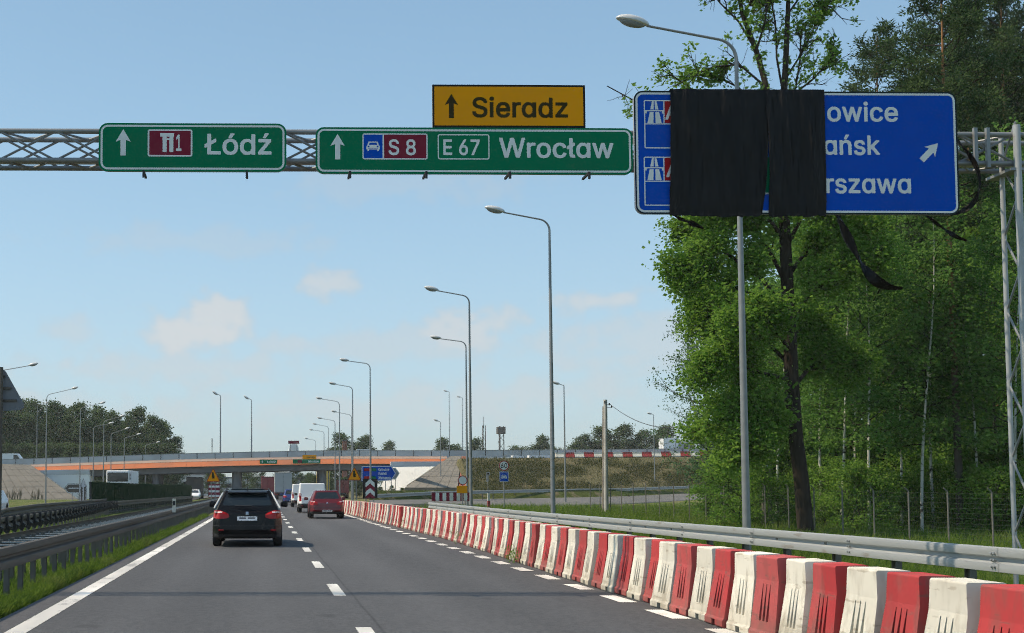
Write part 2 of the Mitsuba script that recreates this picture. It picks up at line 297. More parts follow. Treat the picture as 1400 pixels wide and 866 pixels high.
# the slip road on the right, raised at its outer edge
near = [(505, 690, 92), (590, 689, 100), (660, 690.5, 108), (760, 691.5, 113), (850, 689, 121), (950, 683.5, 136), (1100, 676, 165)]
far = [(505, 684, 100), (590, 683, 107), (660, 682.5, 116), (760, 681, 122), (850, 679, 130), (950, 674.5, 146), (1100, 668, 175)]
A_, B_ = [np.array([P(*q) for q in s]) for s in (near, far)]
idx = np.linspace(0, 6, 60); A_, B_ = [np.stack([np.interp(idx, range(7), s[:, k]) for k in range(3)], -1) for s in (A_, B_)]
v = np.vstack([A_ - [0, 0, .0], B_, A_ - [0, 1.2, .7], B_ + [0, 1.2, -.9]])
q = [[i, i + 1, 60 + i + 1, 60 + i] for i in range(59)] + [[120 + i, 121 + i, i + 1, i] for i in range(59)] + [[60 + i, 61 + i, 181 + i, 180 + i] for i in range(59)]
struct('slip_road', (v, np.array(q)), 'm_asphalt_far', 'pale grey slip road curving away beyond the guardrail')
C_ = B_ + np.stack([0 * idx, 1.6 + 0 * idx, .80 + 0 * idx], -1)
bank = np.vstack([B_ + [0, .05, .01], C_, C_ + [0, 3.5, -.5]])
q = [[i, i + 1, 61 + i, 60 + i] for i in range(59)] + [[60 + i, 61 + i, 121 + i, 120 + i] for i in range(59)]
struct('grass_bank', (bank, np.array(q)), 'm_ground', 'low grass bank between the slip road and its guardrail')

# ------------------------------------------------------------------ guardrails
WP = [(.02, -.155), (.078, -.145), (.085, -.10), (.078, -.045), (.012, -.018), (.012, .018), (.078, .045), (.085, .10), (.078, .145), (.02, .155)]; WP = WP + [(d - .007, h * .985) for d, h in WP[::-1]]
def w_profile(side, z, k=1.0): return [(side * d * k, z + h * k) for d, h in WP][::(1 if side > 0 else -1)]
def polypath(pts, step):
    p = np.array(pts, float); s = np.r_[0, np.cumsum(np.linalg.norm(np.diff(p, axis=0), axis=1))]
    t = np.arange(0, s[-1] + 1e-6, step); return np.stack([np.interp(t, s, p[:, k]) for k in range(p.shape[1])], -1)
def sigma_post(h, w=.12, d=.07):
    m = MB(); m.box((0, -w * .42, h / 2 - .2), (d, .012, h + .4)); m.box((0, 0, h / 2 - .2), (.012, w * .82, h + .4)); m.box((.0, w * .42, h / 2 - .2), (d, .012, h + .4)); return m
right_rail = thing('guardrail', 'long galvanised steel guardrail behind the red and white barrier blocks on the right', 'guardrail')
xr = 10.0
sp = mikit.ply(sigma_post(.62, .15, .10).out(), 'm_steel_post')
blk = MB(); blk.box((-.07, 0, .53), (.13, .1, .28)); blkp = mikit.ply(blk.out(), 'm_steel_post')
for k in range(18):
    y0, y1 = 4 + 4 * k, 8 + 4 * k + .16
    if y1 > 71: y1 = 71.5
    off = .006 * (k % 2)
    part('beam', sweep(w_profile(-1, .54, 1.1), [(xr + .0 - .12 - off, y, .02 * math.sin(y * .11)) for y in np.linspace(y0, y1, 5)]), 'm_steel_rail', right_rail, 40)
    m = MB()
    for yy in (y0 + .06, y0 + .12):
        for zz in (.45, .54, .63): m.tube([(xr - .235 - off, yy, zz + .02 * math.sin(yy * .11)), (xr - .2, yy, zz)], .018, 6)
    part('splice_bolts', m, 'm_steel', right_rail)
for k in range(34):
    y = 5.1 + 2.0 * k
    part('post', {**sp, 'to_world': T().translate([xr + .06, y, -.02])}, None, right_rail); part('spacer', {**blkp, 'to_world': T().translate([xr, y, 0])}, None, right_rail)
m = MB(); m.tube([(xr - .14, 71.4, .70), (xr + .05, 71.75, .70), (xr + .2, 71.5, .70)], .03, 6)
end = np.array([(xr - .12 + .22 * (1 - math.cos(t)), 71.4 + .3 * math.sin(t), 0) for t in np.linspace(0, math.pi * .9, 9)])
part('end_piece', sweep(w_profile(-1, .54, 1.1), end), 'm_steel_rail', right_rail, 40)

def double_rail(name, label, path, step, mat_b, mat_t, gap=1.0, post_every=1, topz=.60, posts=True, rows=(0, 1), kind='spacer'):
    t = thing(name, label, 'guardrail'); p = polypath(path, step)
    tang = np.gradient(p[:, :2], axis=0); tang /= np.linalg.norm(tang, axis=1, keepdims=True); nr = np.stack([tang[:, 1], -tang[:, 0]], 1)
    pst = mikit.ply(sigma_post(topz + .1).out(), 'm_steel_post')
    for r in rows:
        q = p.copy(); s = 1 if r == 0 else -1; q[:, :2] -= nr * gap * r
        n = int(round(4 / step))
        for k in range(0, len(q) - n, n): part('beam', sweep(w_profile(s, topz), q[k:k + n + 1]), mat_b, t, 40)
        if posts:
            for k in range(0, len(q), post_every):
                c = q[k].copy(); c[:2] -= nr[k] * s * .1; part('post', {**pst, 'to_world': T().translate([c[0], c[1], c[2]])}, None, t)
    if len(rows) == 2:
        for k in range(0, len(p), post_every):
            a, b = p[k, :2] - nr[k] * .02, p[k, :2] - nr[k] * (gap - .02); ang = math.atan2(b[1] - a[1], b[0] - a[0])
            m = MB(); m.box((*((a + b) / 2), p[k, 2] + topz + .05), (gap - .06, .07, .022), ang)
            part(kind, m, mat_t, t)
    return t
double_rail('median_guardrail', 'long double steel guardrail on closely set posts along the grass left of the edge line', [(-3.60, 9.5, 0), (-3.60, 60, 0), (-3.65, 118, 0)], 1.0, 'm_steel_dull', 'm_steel_rail', gap=.95, topz=.555)
# the rails of the other carriageway
pB = [(-7.0, 29.5, 0), (-7.6, 45, 0), (-8.5, 60, 0), (-9.6, 76, 0), (-9.2, 110, 0), (-8.7, 150, 0)]
t = double_rail('far_median_guardrail', 'dark guardrail with spacer blocks running to the foot of the green screen', pB, 1.25, 'm_steel_dull', 'm_steel_post', rows=(0,), topz=.58)
p = polypath(pB, 1.25)
for k in range(0, 40):
    m = MB(); c = p[k]; m.box((c[0] - .02, c[1], .60), (.34, .12, .34)); m.box((c[0] + .12, c[1], .42), (.18, .10, .22), 0, 0, .5)
    part('spacer_block', m, 'm_trim', t)
pC = [(-9.4, 39, -.25), (-9.4, 44, .05), (-9.5, 50, .12), (-10.2, 74, .12), (-10.3, 79, .12)]
double_rail('sloped_end_guardrail', 'guardrail rising out of the ground beside the opposite carriageway before the green screen', pC, 1.0, 'm_steel_dull', 'm_steel', rows=(0,), topz=.62)
pD = [tuple(P(x, y, Yd) - [0, 0, .56]) for x, y, Yd in ((515, 676, 101), (600, 672, 109), (700, 670, 119), (850, 667.8, 132), (1000, 662.5, 156), (1090, 659, 178))]
double_rail('slip_road_guardrail', 'bright topped guardrail on the bank beyond the slip road', pD, 2.0, 'm_steel_rail', 'm_steel', rows=(0,), topz=.40, kind='spacer')

# ------------------------------------------------------------------ red and white barrier blocks
def barrier_block():
    prof = Polygon([(-.255, 0), (-.255, .075), (-.235, .10), (-.150, .60), (-.145, .83), (.145, .83), (.150, .60), (.235, .10), (.255, .075), (.255, 0)])
    prof = prof.buffer(-.018, 4).buffer(.018, 4)
    body = manif(*[np.array(x) for x in (lambda e: (e.vertices, e.faces))(trimesh.creation.extrude_polygon(prof, .60, engine='earcut'))])
    body = body.translate([0, 0, -.30]).rotate([90, 0, 0])                       # along y, profile in x z
    top = m3.Manifold.hull_points(np.array([(x, s * h, z) for s in (-1, 1) for x in (-.4, .4) for h, z in ((.30, -.01), (.30, .12), (.255, .5), (.245, .86))], float))
    body = body ^ top
    for s in (-1, 1):
        for u in (-.085, 0.0, .085):
            w = m3.Manifold.hull_points(np.array([(s * (.245 - .17 * (z - .1) / 1.0) + dx, u + dy, z) for z, hw in ((.19, .024), (.24, .028), (.56, .006)) for dy in (-hw, hw) for dx in (-.055 if z < .5 else -.01, .08)], float))
            body = body - w
    body = body - m3.Manifold.cube([.7, .11, .14], True).translate([0, 0, .0])
    return mesh_of(body)
bv, bf = barrier_block()
BL = {c: mikit.ply((bv, bf), f'm_plastic_{c}') for c in ('red', 'white')}
line = np.array([(7.6, 5.2), (13.6, 5.24), (20.7, 5.36), (30, 5.62), (36.6, 5.76), (43.5, 5.66), (56, 5.52), (66.7, 5.46), (76, 5.12)])
ORD = ['Nearest', 'Second', 'Third', 'Fourth', 'Fifth', 'Sixth', 'Seventh', 'Eighth', 'Ninth', 'Tenth', 'Eleventh', 'Twelfth', 'Thirteenth', 'Fourteenth', 'Fifteenth', 'Sixteenth', 'Seventeenth', 'Eighteenth', 'Nineteenth', 'Twentieth']
y = 8.24; cnt = {'red': 0, 'white': 0}; k = 0; BX = []
while y < 75.5:
    c = 'red' if k % 2 == 0 else 'white'
    x = np.interp(y, line[:, 0], line[:, 1]); slope = (np.interp(y + .4, line[:, 0], line[:, 1]) - np.interp(y - .4, line[:, 0], line[:, 1])) / .8
    yaw = -math.degrees(math.atan(slope)) + RNG.normal(0, 2.4); x += RNG.normal(0, .022)
    vis = True
    if vis: cnt[c] += 1
    n = cnt[c]
    if 0 < n <= 20: lab, g = f'{ORD[n-1].lower()} {c} plastic barrier block counted from the lower right corner', None
    else: lab, g = f'{c} plastic barrier block beyond the nearest twenty of its colour', f'far {c} barrier blocks'
    if not vis: lab, g = f'{c} plastic barrier block at the near end of the row', f'near end {c} barrier blocks'
    lean = RNG.normal(0, 1.0) + (4 if k in (39,) else 0)
    solo('barrier_block', {**BL[c], 'to_world': T().translate([float(x), y, 0.002]).rotate([0, 0, 1], yaw).rotate([0, 1, 0], lean)}, None, lab, 'barrier', g)
    BX.append((float(x), y)); y += .637 + RNG.normal(0, .016); k += 1

# ------------------------------------------------------------------ overhead gantry
gt = thing('sign_gantry', 'steel lattice gantry spanning the road and carrying the big signs', 'gantry')
YF, YB = 17.36, 17.80
zt, zb = ZP(182, YF), ZP(221.5, YF)
x0, x1 = -13.0, 11.8
for nm, yy, zz in (('top_chord', YF, zt), ('top_chord', YB, zt), ('bottom_chord', YF, zb), ('bottom_chord', YB, zb)):
    part(nm, MB().tube([(x0, yy, zz), (x1, yy, zz)], .038, 10), 'm_steel', gt, 40)
step = .83; nb = int((x1 - x0) / step)
for i in range(nb):
    a, b = x0 + i * step, x0 + (i + 1) * step
    for yy in (YF, YB):
        m = MB(); m.tube([(a, yy - .012, zt), (b, yy - .012, zb)], .018, 6); m.tube([(a, yy + .012, zb), (b, yy + .012, zt)], .018, 6)
        part('diagonal_pair', m, 'm_steel', gt, 40)
    for zz in (zt, zb): part('lacing', MB().tube([(a, YF, zz), ((a + b) / 2, YB, zz), (b, YF, zz)], .017, 6), 'm_steel', gt, 40)
part('added_tray', MB().box(((x0 + x1) / 2, (YF + YB) / 2, zb + .03), (x1 - x0 - .4, .11, .04)), 'm_steel_rail', gt)  # pale tray added along the bottom chords to deepen the truss shadow below
def column(xc):
    for yy in (YF - .08, YB - .14):
        part('column_leg', MB().tube([(xc, yy, -.5), (xc, yy, zt + .12)], .050 if yy < YF else .034, 12), 'm_steel_rail', gt, 40)
    m = MB(); z = .3
    while z < zb - .3:
        m.tube([(xc, YF - .06, z), (xc, YB - .14, z + .55)], .016, 6); m.tube([(xc, YB - .14, z + .55), (xc, YF - .06, z + 1.1)], .016, 6); z += 1.1
    part('column_lacing', m, 'm_steel', gt)
    part('column_bracket', MB().box((xc - .02, (YF + YB) / 2 - .02, zb - .11), (.20, .62, .04)), 'm_steel', gt); part('column_foot', MB().box((xc, (YF + YB) / 2, -.03), (.6, 1.1, .12)), 'm_concrete', gt)
column(11.06); column(-12.4)
for px in (1345, 1362): part('stiffener', MB().box((XP(px, YF), YF - .06, (zt + zb) / 2), (.05, .05, zt - zb + .16)), 'm_steel', gt)
for px in (195, 337, 479, 584, 699, 808):
    m = MB(); xq = XP(px, 17.15); m.box((xq, 17.18, ZP(238.5, 17.1)), (.03, .36, .03)); m.box((xq, 17.01, ZP(241, 17.0)), (.032, .032, .07)); part('service_bracket', m, 'm_trim', gt)

# ------------------------------------------------------------------ sign faces
class Board:
    "a sign in the plane y = Y facing the driver; polygons in (x, z) metres"
    def __init__(s, key, Y, base, poly, thick=.05, back='m_alu'):
        s.k, s.Y = key, Y; s.n = 0
        s.put('panel_back', poly.buffer(-.004), back, -thick, thick - .003)
        s.layer = 0; s.put('panel', poly, base, 0, .004)
    def put(s, name, poly, material, off, depth, label=None):
        e = extrude(poly, depth); v = np.array(e.vertices)
        w = np.stack([v[:, 0], s.Y - off - v[:, 2], v[:, 1]], -1)
        return part(name, (w, np.array(e.faces)[:, ::-1] if False else np.array(e.faces)), material, s.k, label=label)
    def add(s, name, poly, material, lvl=1, label=None): return s.put(name, poly, material, .001 + .003 * lvl, .003, label)
    def text(s, txt, xl, xr, zbase, cap, material, name='lettering', bold=True, lvl=1, depth=.003):
        t = meshkit.text_mesh(txt, cap, depth, bold); v = np.array(t.vertices)
        v[:, 0] = xl + (v[:, 0] - v[:, 0].min()) / np.ptp(v[:, 0]) * (xr - xl)
        w = np.stack([v[:, 0], s.Y - .001 - .003 * lvl - v[:, 2], zbase + v[:, 1]], -1)
        return part(name, (w, np.array(t.faces)), material, s.k)
def ring(poly, a, b): return poly.buffer(-a).difference(poly.buffer(-b))
def px_rect(x0, y0, x1, y1, Y, r=.0):
    ym, xm = (y0 + y1) / 2, (x0 + x1) / 2
    a = (XP(x0, Y, ym), ZP(y1, Y, xm), XP(x1, Y, ym), ZP(y0, Y, xm))
    return rrect(*a, r) if r else sbox(*a)
def up_arrow(cx, cy, w, h, Y, ang=0, shaft=.36):
    c = P(cx, cy, Y); k = Y / F; hw, hh, s = w * k / 2, h * k / 2, w * k / 2 * shaft
    pts = [(0, hh), (hw, hh - 2 * hw * .85), (s, hh - 2 * hw * .72), (s, -hh), (-s, -hh), (-s, hh - 2 * hw * .72), (-hw, hh - 2 * hw * .85)]
    return affinity.translate(affinity.rotate(Polygon(pts), ang, origin=(0, 0)), c[0], c[2])
SY = 17.2
# Lodz
t = thing('direction_sign', 'green overhead sign with an up arrow reading Łódź', 'road sign')
full = px_rect(135, 169, 391.5, 235, SY, .13); b = Board(t, SY, 'm_green', full)
b.add('border', ring(full, .028, .056), 'm_white')
b.add('arrow', up_arrow(168.5, 195, 21, 37, SY), 'm_white')
r1 = px_rect(202, 177.5, 263, 214.5, SY, .03); b.add('number_frame', ring(r1, 0, .022), 'm_white'); b.add('number_field', r1.buffer(-.022), 'm_maroon')
nf = MB()
for q in ((219, 182.5, 238, 187.5), (222.5, 187.5, 228, 208.5), (231.5, 187.5, 237, 208.5), (222, 189.5, 237, 192)):
    e = extrude(px_rect(*q, SY), .003); nf.add(np.stack([e.vertices[:, 0], SY - .007 - e.vertices[:, 2], e.vertices[:, 1]], -1), np.array(e.faces))
part('number_glyph', nf, 'm_white', t)
b.text('1', XP(238.5, SY), XP(246, SY), ZP(206.5, SY, 240), 22 * SY / F, 'm_white', 'number', lvl=2)
b.text('Łódź', XP(278, SY), XP(371, SY), ZP(211, SY, 320), 27.5 * SY / F, 'm_white')
# Wroclaw
t = thing('direction_sign', 'wide green overhead sign reading S 8, E 67 and Wrocław', 'road sign')
full = px_rect(431.5, 175, 865, 238.5, SY, .12); b = Board(t, SY, 'm_green', full)
b.add('border', ring(full, .028, .056), 'm_white')
b.add('arrow', up_arrow(461.5, 201, 20, 36, SY), 'm_white')
r1 = px_rect(495.5, 183, 584.5, 218.5, SY, .03); b.add('number_frame', ring(r1, 0, .02), 'm_white')
r2 = px_rect(497, 184.5, 523, 217, SY); r3 = px_rect(525, 184.5, 583, 217, SY)
b.add('symbol_field', r2, 'm_blue'); b.add('number_field', r3, 'm_maroon'); b.add('divider', px_rect(523, 184.5, 525, 217, SY), 'm_white')
def car_front(cx, cy, s, Y):
    c = P(cx, cy, Y); k = s * Y / F
    body = Polygon([(-.5, -.05), (-.42, .08), (-.34, .34), (.34, .34), (.42, .08), (.5, -.05), (.5, -.24), (.42, -.24), (.42, -.36), (.3, -.36), (.3, -.24), (-.3, -.24), (-.3, -.36), (-.42, -.36), (-.42, -.24), (-.5, -.24)])
    body = body.difference(Polygon([(-.31, .1), (-.26, .26), (.26, .26), (.31, .1)])).difference(Point(-.33, -.02).buffer(.06)).difference(Point(.33, -.02).buffer(.06)).difference(sbox(-.36, -.17, .36, -.13))
    return affinity.translate(affinity.scale(body, k, k, origin=(0, 0)), c[0], c[2])
b.add('car_symbol', car_front(510, 200.5, 19, SY), 'm_white', 2)
b.text('S 8', XP(533.5, SY), XP(571.5, SY), ZP(212, SY, 550), 21 * SY / F, 'm_white', 'number', lvl=2)
r1 = px_rect(598.5, 184, 669, 218.5, SY, .03); b.add('number_frame', ring(r1, 0, .016), 'm_white')
b.text('E 67', XP(609.5, SY), XP(660, SY), ZP(212, SY, 630), 21 * SY / F, 'm_white', 'number')
b.text('Wrocłɑw', XP(687, SY), XP(845.5, SY), ZP(215.5, SY, 760), 26.5 * SY / F, 'm_white')
# Sieradz
t = thing('direction_sign', 'yellow overhead sign reading Sieradz above the wide green sign', 'road sign')
full = px_rect(591, 116.5, 800, 175, SY + .0); b = Board(t, SY, 'm_black', full)
b.add('field', full.buffer(-.03, join_style=2), 'm_yellow')
b.add('arrow', up_arrow(617, 145.5, 18.5, 34, SY), 'm_black_print', 2)
b.text('Sierɑdz', XP(650, SY), XP(783, SY), ZP(160.5, SY, 715), 27 * SY / F, 'm_black_print', lvl=2)
for px in (640, 750): part('mounting_bar', MB().box((XP(px, 17.3), 17.3, ZP(176, 17.3)), (.06, .05, 1.1)), 'm_steel', t)
# blue sign
SB = 17.13
t = thing('direction_sign', 'large blue overhead sign partly wrapped in black film', 'road sign')
full = px_rect(867.5, 125.5, 1309.5, 293.5, SB, .13); b = Board(t, SB, 'm_blue', full, .06)
b.add('rim', ring(full, 0, .022), 'm_darkrim'); b.add('border', ring(full, .024, .054), 'm_white')
def motorway(cx, cy, s, Y):
    c = P(cx, cy, Y); k = s * Y / F
    g = [Polygon([(-.10, .5), (-.02, .5), (-.05, -.5), (-.32, -.5)]), Polygon([(.10, .5), (.02, .5), (.05, -.5), (.32, -.5)])]
    g = [p.difference(sbox(-1, .0, 1, .12)) for p in g] + [sbox(-.42, .04, .42, .09), sbox(-.42, -.06, -.34, .04), sbox(.34, -.06, .42, .04)]
    from shapely import union_all
    return affinity.translate(affinity.scale(union_all(g), k, k, origin=(0, 0)), c[0], c[2])
for (ya, yb, yc) in ((137.5, 170, 203.5), (215, 248.5, 282)):
    r1 = px_rect(880.5, ya, 1000, yc, SB, .02); b.add('route_frame', ring(r1, 0, .016), 'm_white')
    b.add('route_frame', px_rect(881.5, yb - .7, 999, yb + .7, SB), 'm_white')
    b.add('route_frame', px_rect(906.8, ya + 1, 908.2, yb - 1, SB), 'm_white')
    b.add('number_field', px_rect(908.6, ya + 1.4, 960, yb - 1.4, SB), 'm_red')
    b.add('motorway_symbol', motorway(894.5, (ya + yb) / 2, 31, SB), 'm_white')
    b.text('A', XP(918, SB), XP(938, SB), ZP(yb - 6.5, SB, 930), 20 * SB / F, 'm_white', 'number', lvl=2)
b.add('covered_field', px_rect(1040, 215, 1062, 264, SB), 'm_green'); b.add('covered_line', px_rect(1040, 264, 1062, 266, SB), 'm_white')
for txt, xl, xr, yb, cap in (('owice', 1143.5, 1242, 166, 26), ('ɑńsk', 1137.5, 1215.5, 211.5, 26), ('rszɑwɑ', 1139.5, 1257, 264, 26)):
    b.text(txt, XP(xl, SB), XP(xr, SB), ZP(yb, SB, 1190), cap * SB / F, 'm_white')
b.add('arrow', up_arrow(1271, 208, 20, 34, SB, -44, .42), 'm_white')
for px in (900, 1010, 1130, 1270): part('mounting_bar', MB().box((XP(px, 17.25), 17.25, ZP(210, 17.25)), (.07, .07, 1.75)), 'm_steel', t)
def film_sheet(xa, xb, xa2, xb2, label, seed):
    n, k = 60, 44
    u, w = np.meshgrid(np.linspace(0, 1, n), np.linspace(0, 1, k), indexing='ij')
    ztop, zbot = ZP(124.6, SB, 1030) + .012, ZP(294.2, SB, 1030) - .05 * meshkit.fbm(np.stack([u * 14, 0 * u, 0 * u + seed], -1), 3, seed)
    xl = XP(xa, SB) * (1 - w) + XP(xa2, SB) * w; xr_ = XP(xb, SB) * (1 - w ** 3) + XP(xb2, SB) * w ** 3
    x = xl + (xr_ - xl) * u; z = ztop + (zbot - ztop) * w
    q = np.stack([x * 9, w * 1.5, 0 * x + seed], -1)
    yy = SB - .022 - .11 * (meshkit.fbm(q, 4, seed) - .35).clip(0) * (.35 + .65 * np.sin(np.pi * np.clip(w, 0, 1)) ** .5) - .010 * meshkit.noise(np.stack([x * 30, w * 6, 0 * x], -1), 3)
    x = x + .012 * (meshkit.fbm(np.stack([u * 3, w * 9, 0 * x], -1), 3, seed + 5) - .5) * ((u < .02) | (u > .98))
    top = np.stack([x[:, 0], np.full(n, SB + .09), z[:, 0]], -1)
    fr = np.stack([x, yy, z], -1); allv = np.concatenate([top[:, None] - [0, 0, .25], top[:, None], fr], 1); k2 = k + 2
    v = allv.reshape(-1, 3); ii, jj = np.meshgrid(np.arange(n - 1), np.arange(k2 - 1), indexing='ij'); a = (ii * k2 + jj).ravel()
    f = np.stack([a, a + k2, a + k2 + 1, a + 1], -1)
    v2 = v + [0, .004, -.002]; f2 = f[:, ::-1] + len(v)
    return solo('film_sheet', (np.vstack([v, v2]), np.vstack([f, f2])), 'm_film', label, 'plastic film', None, 55)
film_sheet(925.5, 1061, 921, 1048, 'wide black plastic film wrapped over the left half of the blue sign', 11)
film_sheet(1059, 1139, 1058, 1137.5, 'narrow black plastic film over the middle of the blue sign right of the slit', 23)
def ribbon(pts, widths, label, Yd=17.2):
    p = np.array([P(x, y, Yd + dy) for x, y, dy in pts]); s = np.linspace(0, 1, len(p)); tt = np.linspace(0, 1, 40)
    from scipy.interpolate import CubicSpline
    q = CubicSpline(s, p)(tt); w = np.interp(tt, s, widths); ang = 2.2 * np.sin(tt * 5) * .6 + .4
    tan = np.gradient(q, axis=0); tan /= np.linalg.norm(tan, axis=1, keepdims=True)
    side = np.cross(tan, [0, 1.0, 0]); side /= np.linalg.norm(side, axis=1, keepdims=True)
    o = side * np.cos(ang)[:, None] + np.array([0, 1, 0]) * np.sin(ang)[:, None]
    cols = [q + o * (w * c)[:, None] + np.cross(tan, o) * (w * e)[:, None] for c, e in ((-.5, 0), (-.2, .12), (.1, -.1), (.5, .05))]
    n = 40; v = np.concatenate(cols + [c + np.cross(tan, o) * .006 for c in cols[::-1]])
    f = [[c * n + i, c * n + i + 1, ((c + 1) % 8) * n + i + 1, ((c + 1) % 8) * n + i] for c in range(8) for i in range(n - 1)]
    solo('film_tatter', (v, np.array(f)), 'm_film', label, 'plastic film', None, True)
ribbon([(1143, 288, .1), (1152, 312, .1), (1166, 340, 0), (1182, 368, -.1), (1204, 388, -.1), (1234, 394, -.1)], [.26, .24, .2, .16, .15, .05], 'long torn black film tatter hanging below the middle of the blue sign')
ribbon([(1306, 190, .12), (1326, 214, .1), (1338, 240, .05), (1336, 268, .05), (1318, 288, .1), (1286, 296, .12)], [.08, .12, .08, .07, .08, .05], 'looped black film tatter at the right edge of the blue sign')
ribbon([(1262, 292, .12), (1280, 306, .1), (1300, 320, .1), (1322, 329, .1)], [.10, .08, .07, .03], 'short black film tatter below the lower right corner of the blue sign')
ribbon([(918, 291, .1), (932, 301, .1), (946, 306, .1), (962, 313, .1)], [.12, .1, .09, .03], 'short black film tatter below the left part of the blue sign')
# ------------------------------------------------------------------ overpass
br = thing('overpass', 'long road bridge with an orange and peach fascia crossing the expressway', 'bridge')
BY0, BY1 = 200.0, 214.0
def along(xs, zlo, zhi, y0, y1, tilt=0.0):
    "a slab along x that follows the deck"
    xs = np.asarray(xs, float); d = deck(xs); n = len(xs)
    v = np.concatenate([np.stack([xs, 0 * xs + yy, d + zz], -1) for yy, zz in ((y0, zlo), (y0 + tilt, zhi), (y1 + tilt, zhi), (y1, zlo))])
    f = [[c * n + i, c * n + i + 1, ((c + 1) % 4) * n + i + 1, ((c + 1) % 4) * n + i] for c in range(4) for i in range(n - 1)]
    f += [[0, n, 2 * n, 3 * n], [n - 1, 4 * n - 1, 3 * n - 1, 2 * n - 1]]
    return v, np.array(f)
xs = np.linspace(-38.6, 30.6, 40)
part('deck', along(xs, -.35, .05, BY0 + .3, BY1 - .3), 'm_concrete', br)
part('roadway', along(np.linspace(-160, 160, 60), .05, .12, BY0 + 1.2, BY1 - 1.2), 'm_asphalt_far', br)
for i in range(8):
    q = np.linspace(-38.6 + i * 8.65, -38.6 + i * 8.65 + 8.62, 6)
    part('fascia', along(q, -.80, .04, BY0 - .50, BY0 - .25, .40), 'm_orange', br); part('cornice', along(q, .045, .49, BY0 - .14, BY0 + .1, .16), 'm_peach', br)
xg = np.linspace(-36.5, 29.0, 30)
for k, yy in enumerate((BY0 + .7, 204.5, 209, 213)): part('girder', along(xg, -1.78, -.36, yy, yy + .6), 'm_girder', br)
for i in range(46):
    a = -62 + i * 3.0
    part('parapet_panel', along([a + .05, a + 2.95], .52, 1.40, BY0 + .05, BY0 + .09), 'm_rail_grey', br)
    part('parapet_rail', along([a, a + 3.0], 1.40, 1.47, BY0, BY0 + .14), 'm_steel', br)
    m = MB(); m.box((a, BY0 + .02, float(deck(a)) + .95), (.09, .07, .95)); part('parapet_post', m, 'm_trim', br)
    part('rear_parapet', along([a, a + 2.98], .5, 1.3, BY1 - .1, BY1 - .05), 'm_rail_grey', br)
for px, w in ((323.5, 1.55), (213, 1.2), (441, 1.3)):
    for yy in (203, 211):
        part('pier', MB().tube([(XP(px, 203), yy, -.2), (XP(px, 203), yy, 4.9)], w / 2, 20), 'm_girder', br, 40)
# abutments: pale wing walls that face the driver, paved cones beside them
def wall_poly(pts, Yw, depth, mat_, name, label=None):
    pl = Polygon([(P(x, y, Yw)[0], P(x, y, Yw)[2]) for x, y in pts]); e = extrude(pl, depth)
    w = np.stack([e.vertices[:, 0], Yw + depth - e.vertices[:, 2], e.vertices[:, 1]], -1)
    return part(name, (w, np.array(e.faces)), mat_, br, label=label)
wall_poly([(40, 650), (122, 649), (124, 700), (40, 700)], 199.2, 3, 'm_wall_white', 'abutment_wall'); wall_poly([(40, 643.5), (122, 642), (122, 649), (40, 650)], 199.1, 3, 'm_concrete_pale', 'bearing_beam')
wing = np.array([P(x, y, 198.8 - (x - 517) * .20) for x, y in ((534, 639.0), (594, 638.2), (556, 664), (556, 692), (517, 692), (517, 672))]); part('abutment_wall', (np.vstack([wing, wing + [.3, .5, 0]]), np.vstack([[[0, 1, 2, 5], [5, 2, 3, 4]], [[k, (k + 1) % 6, (k + 1) % 6 + 6, k + 6] for k in range(6)]])), 'm_wall_white', br); wall_poly([(534, 631.5), (606, 631), (606, 638.2), (534, 639)], 199.1, 3, 'm_concrete_pale', 'bearing_beam')
def slab_grid(corners, nu, nv, mat_, nm):
    c = [np.array(q) for q in corners]
    g = lambda u, w: (c[0] * (1 - u) + c[1] * u) * (1 - w) + (c[3] * (1 - u) + c[2] * u) * w
    nrm = np.cross(c[1] - c[0], c[3] - c[0]); nrm /= np.linalg.norm(nrm); nrm *= -np.sign(nrm[1]) if nrm[1] else 1
    for i in range(nu):
        for j in range(nv):
            e = .02; q = np.array([g((i + e) / nu, (j + e) / nv), g((i + 1 - e) / nu, (j + e) / nv), g((i + 1 - e) / nu, (j + 1 - e) / nv), g((i + e) / nu, (j + 1 - e) / nv)])
            t = q + nrm * (.10 + RNG.uniform(0, .02)); b = q - nrm * .5; v = np.vstack([t, b])
            part('paving_slab', (v, np.array([[0, 1, 2, 3], [0, 1, 5, 4], [1, 2, 6, 5], [2, 3, 7, 6], [3, 0, 4, 7]])), mat_, br)
slab_grid([P(616, 624.5, 199.4), P(630, 624.5, 199.4), P(626, 668, 184), P(553, 668, 186)], 5, 6, 'm_slab', 's')
slab_grid([P(631, 625, 199.6), P(637, 625, 199.6), P(640, 668, 184), P(627, 668, 184)], 2, 6, 'm_terracotta', 's')
slab_grid([P(-30, 634.5, 199.0), P(42, 636.5, 199.0), P(117, 691, 187), P(-30, 694, 184)], 9, 7, 'm_slab', 's')
m = MB()
for k in range(26):
    x, y = RNG.uniform(2, 58), RNG.uniform(678, 690); b = P(x, y, 185.2)
    for _ in range(5): e = b + [RNG.normal(0, .12), 0, RNG.uniform(.6, 1.8)]; m.tube([b, (b + e) / 2 + RNG.normal(0, .05, 3), e], [.05, .04, .01], 3)
solo('weeds', m, 'm_soil', 'tall dry weeds growing on the left paved embankment slope', 'weeds', kind='stuff')
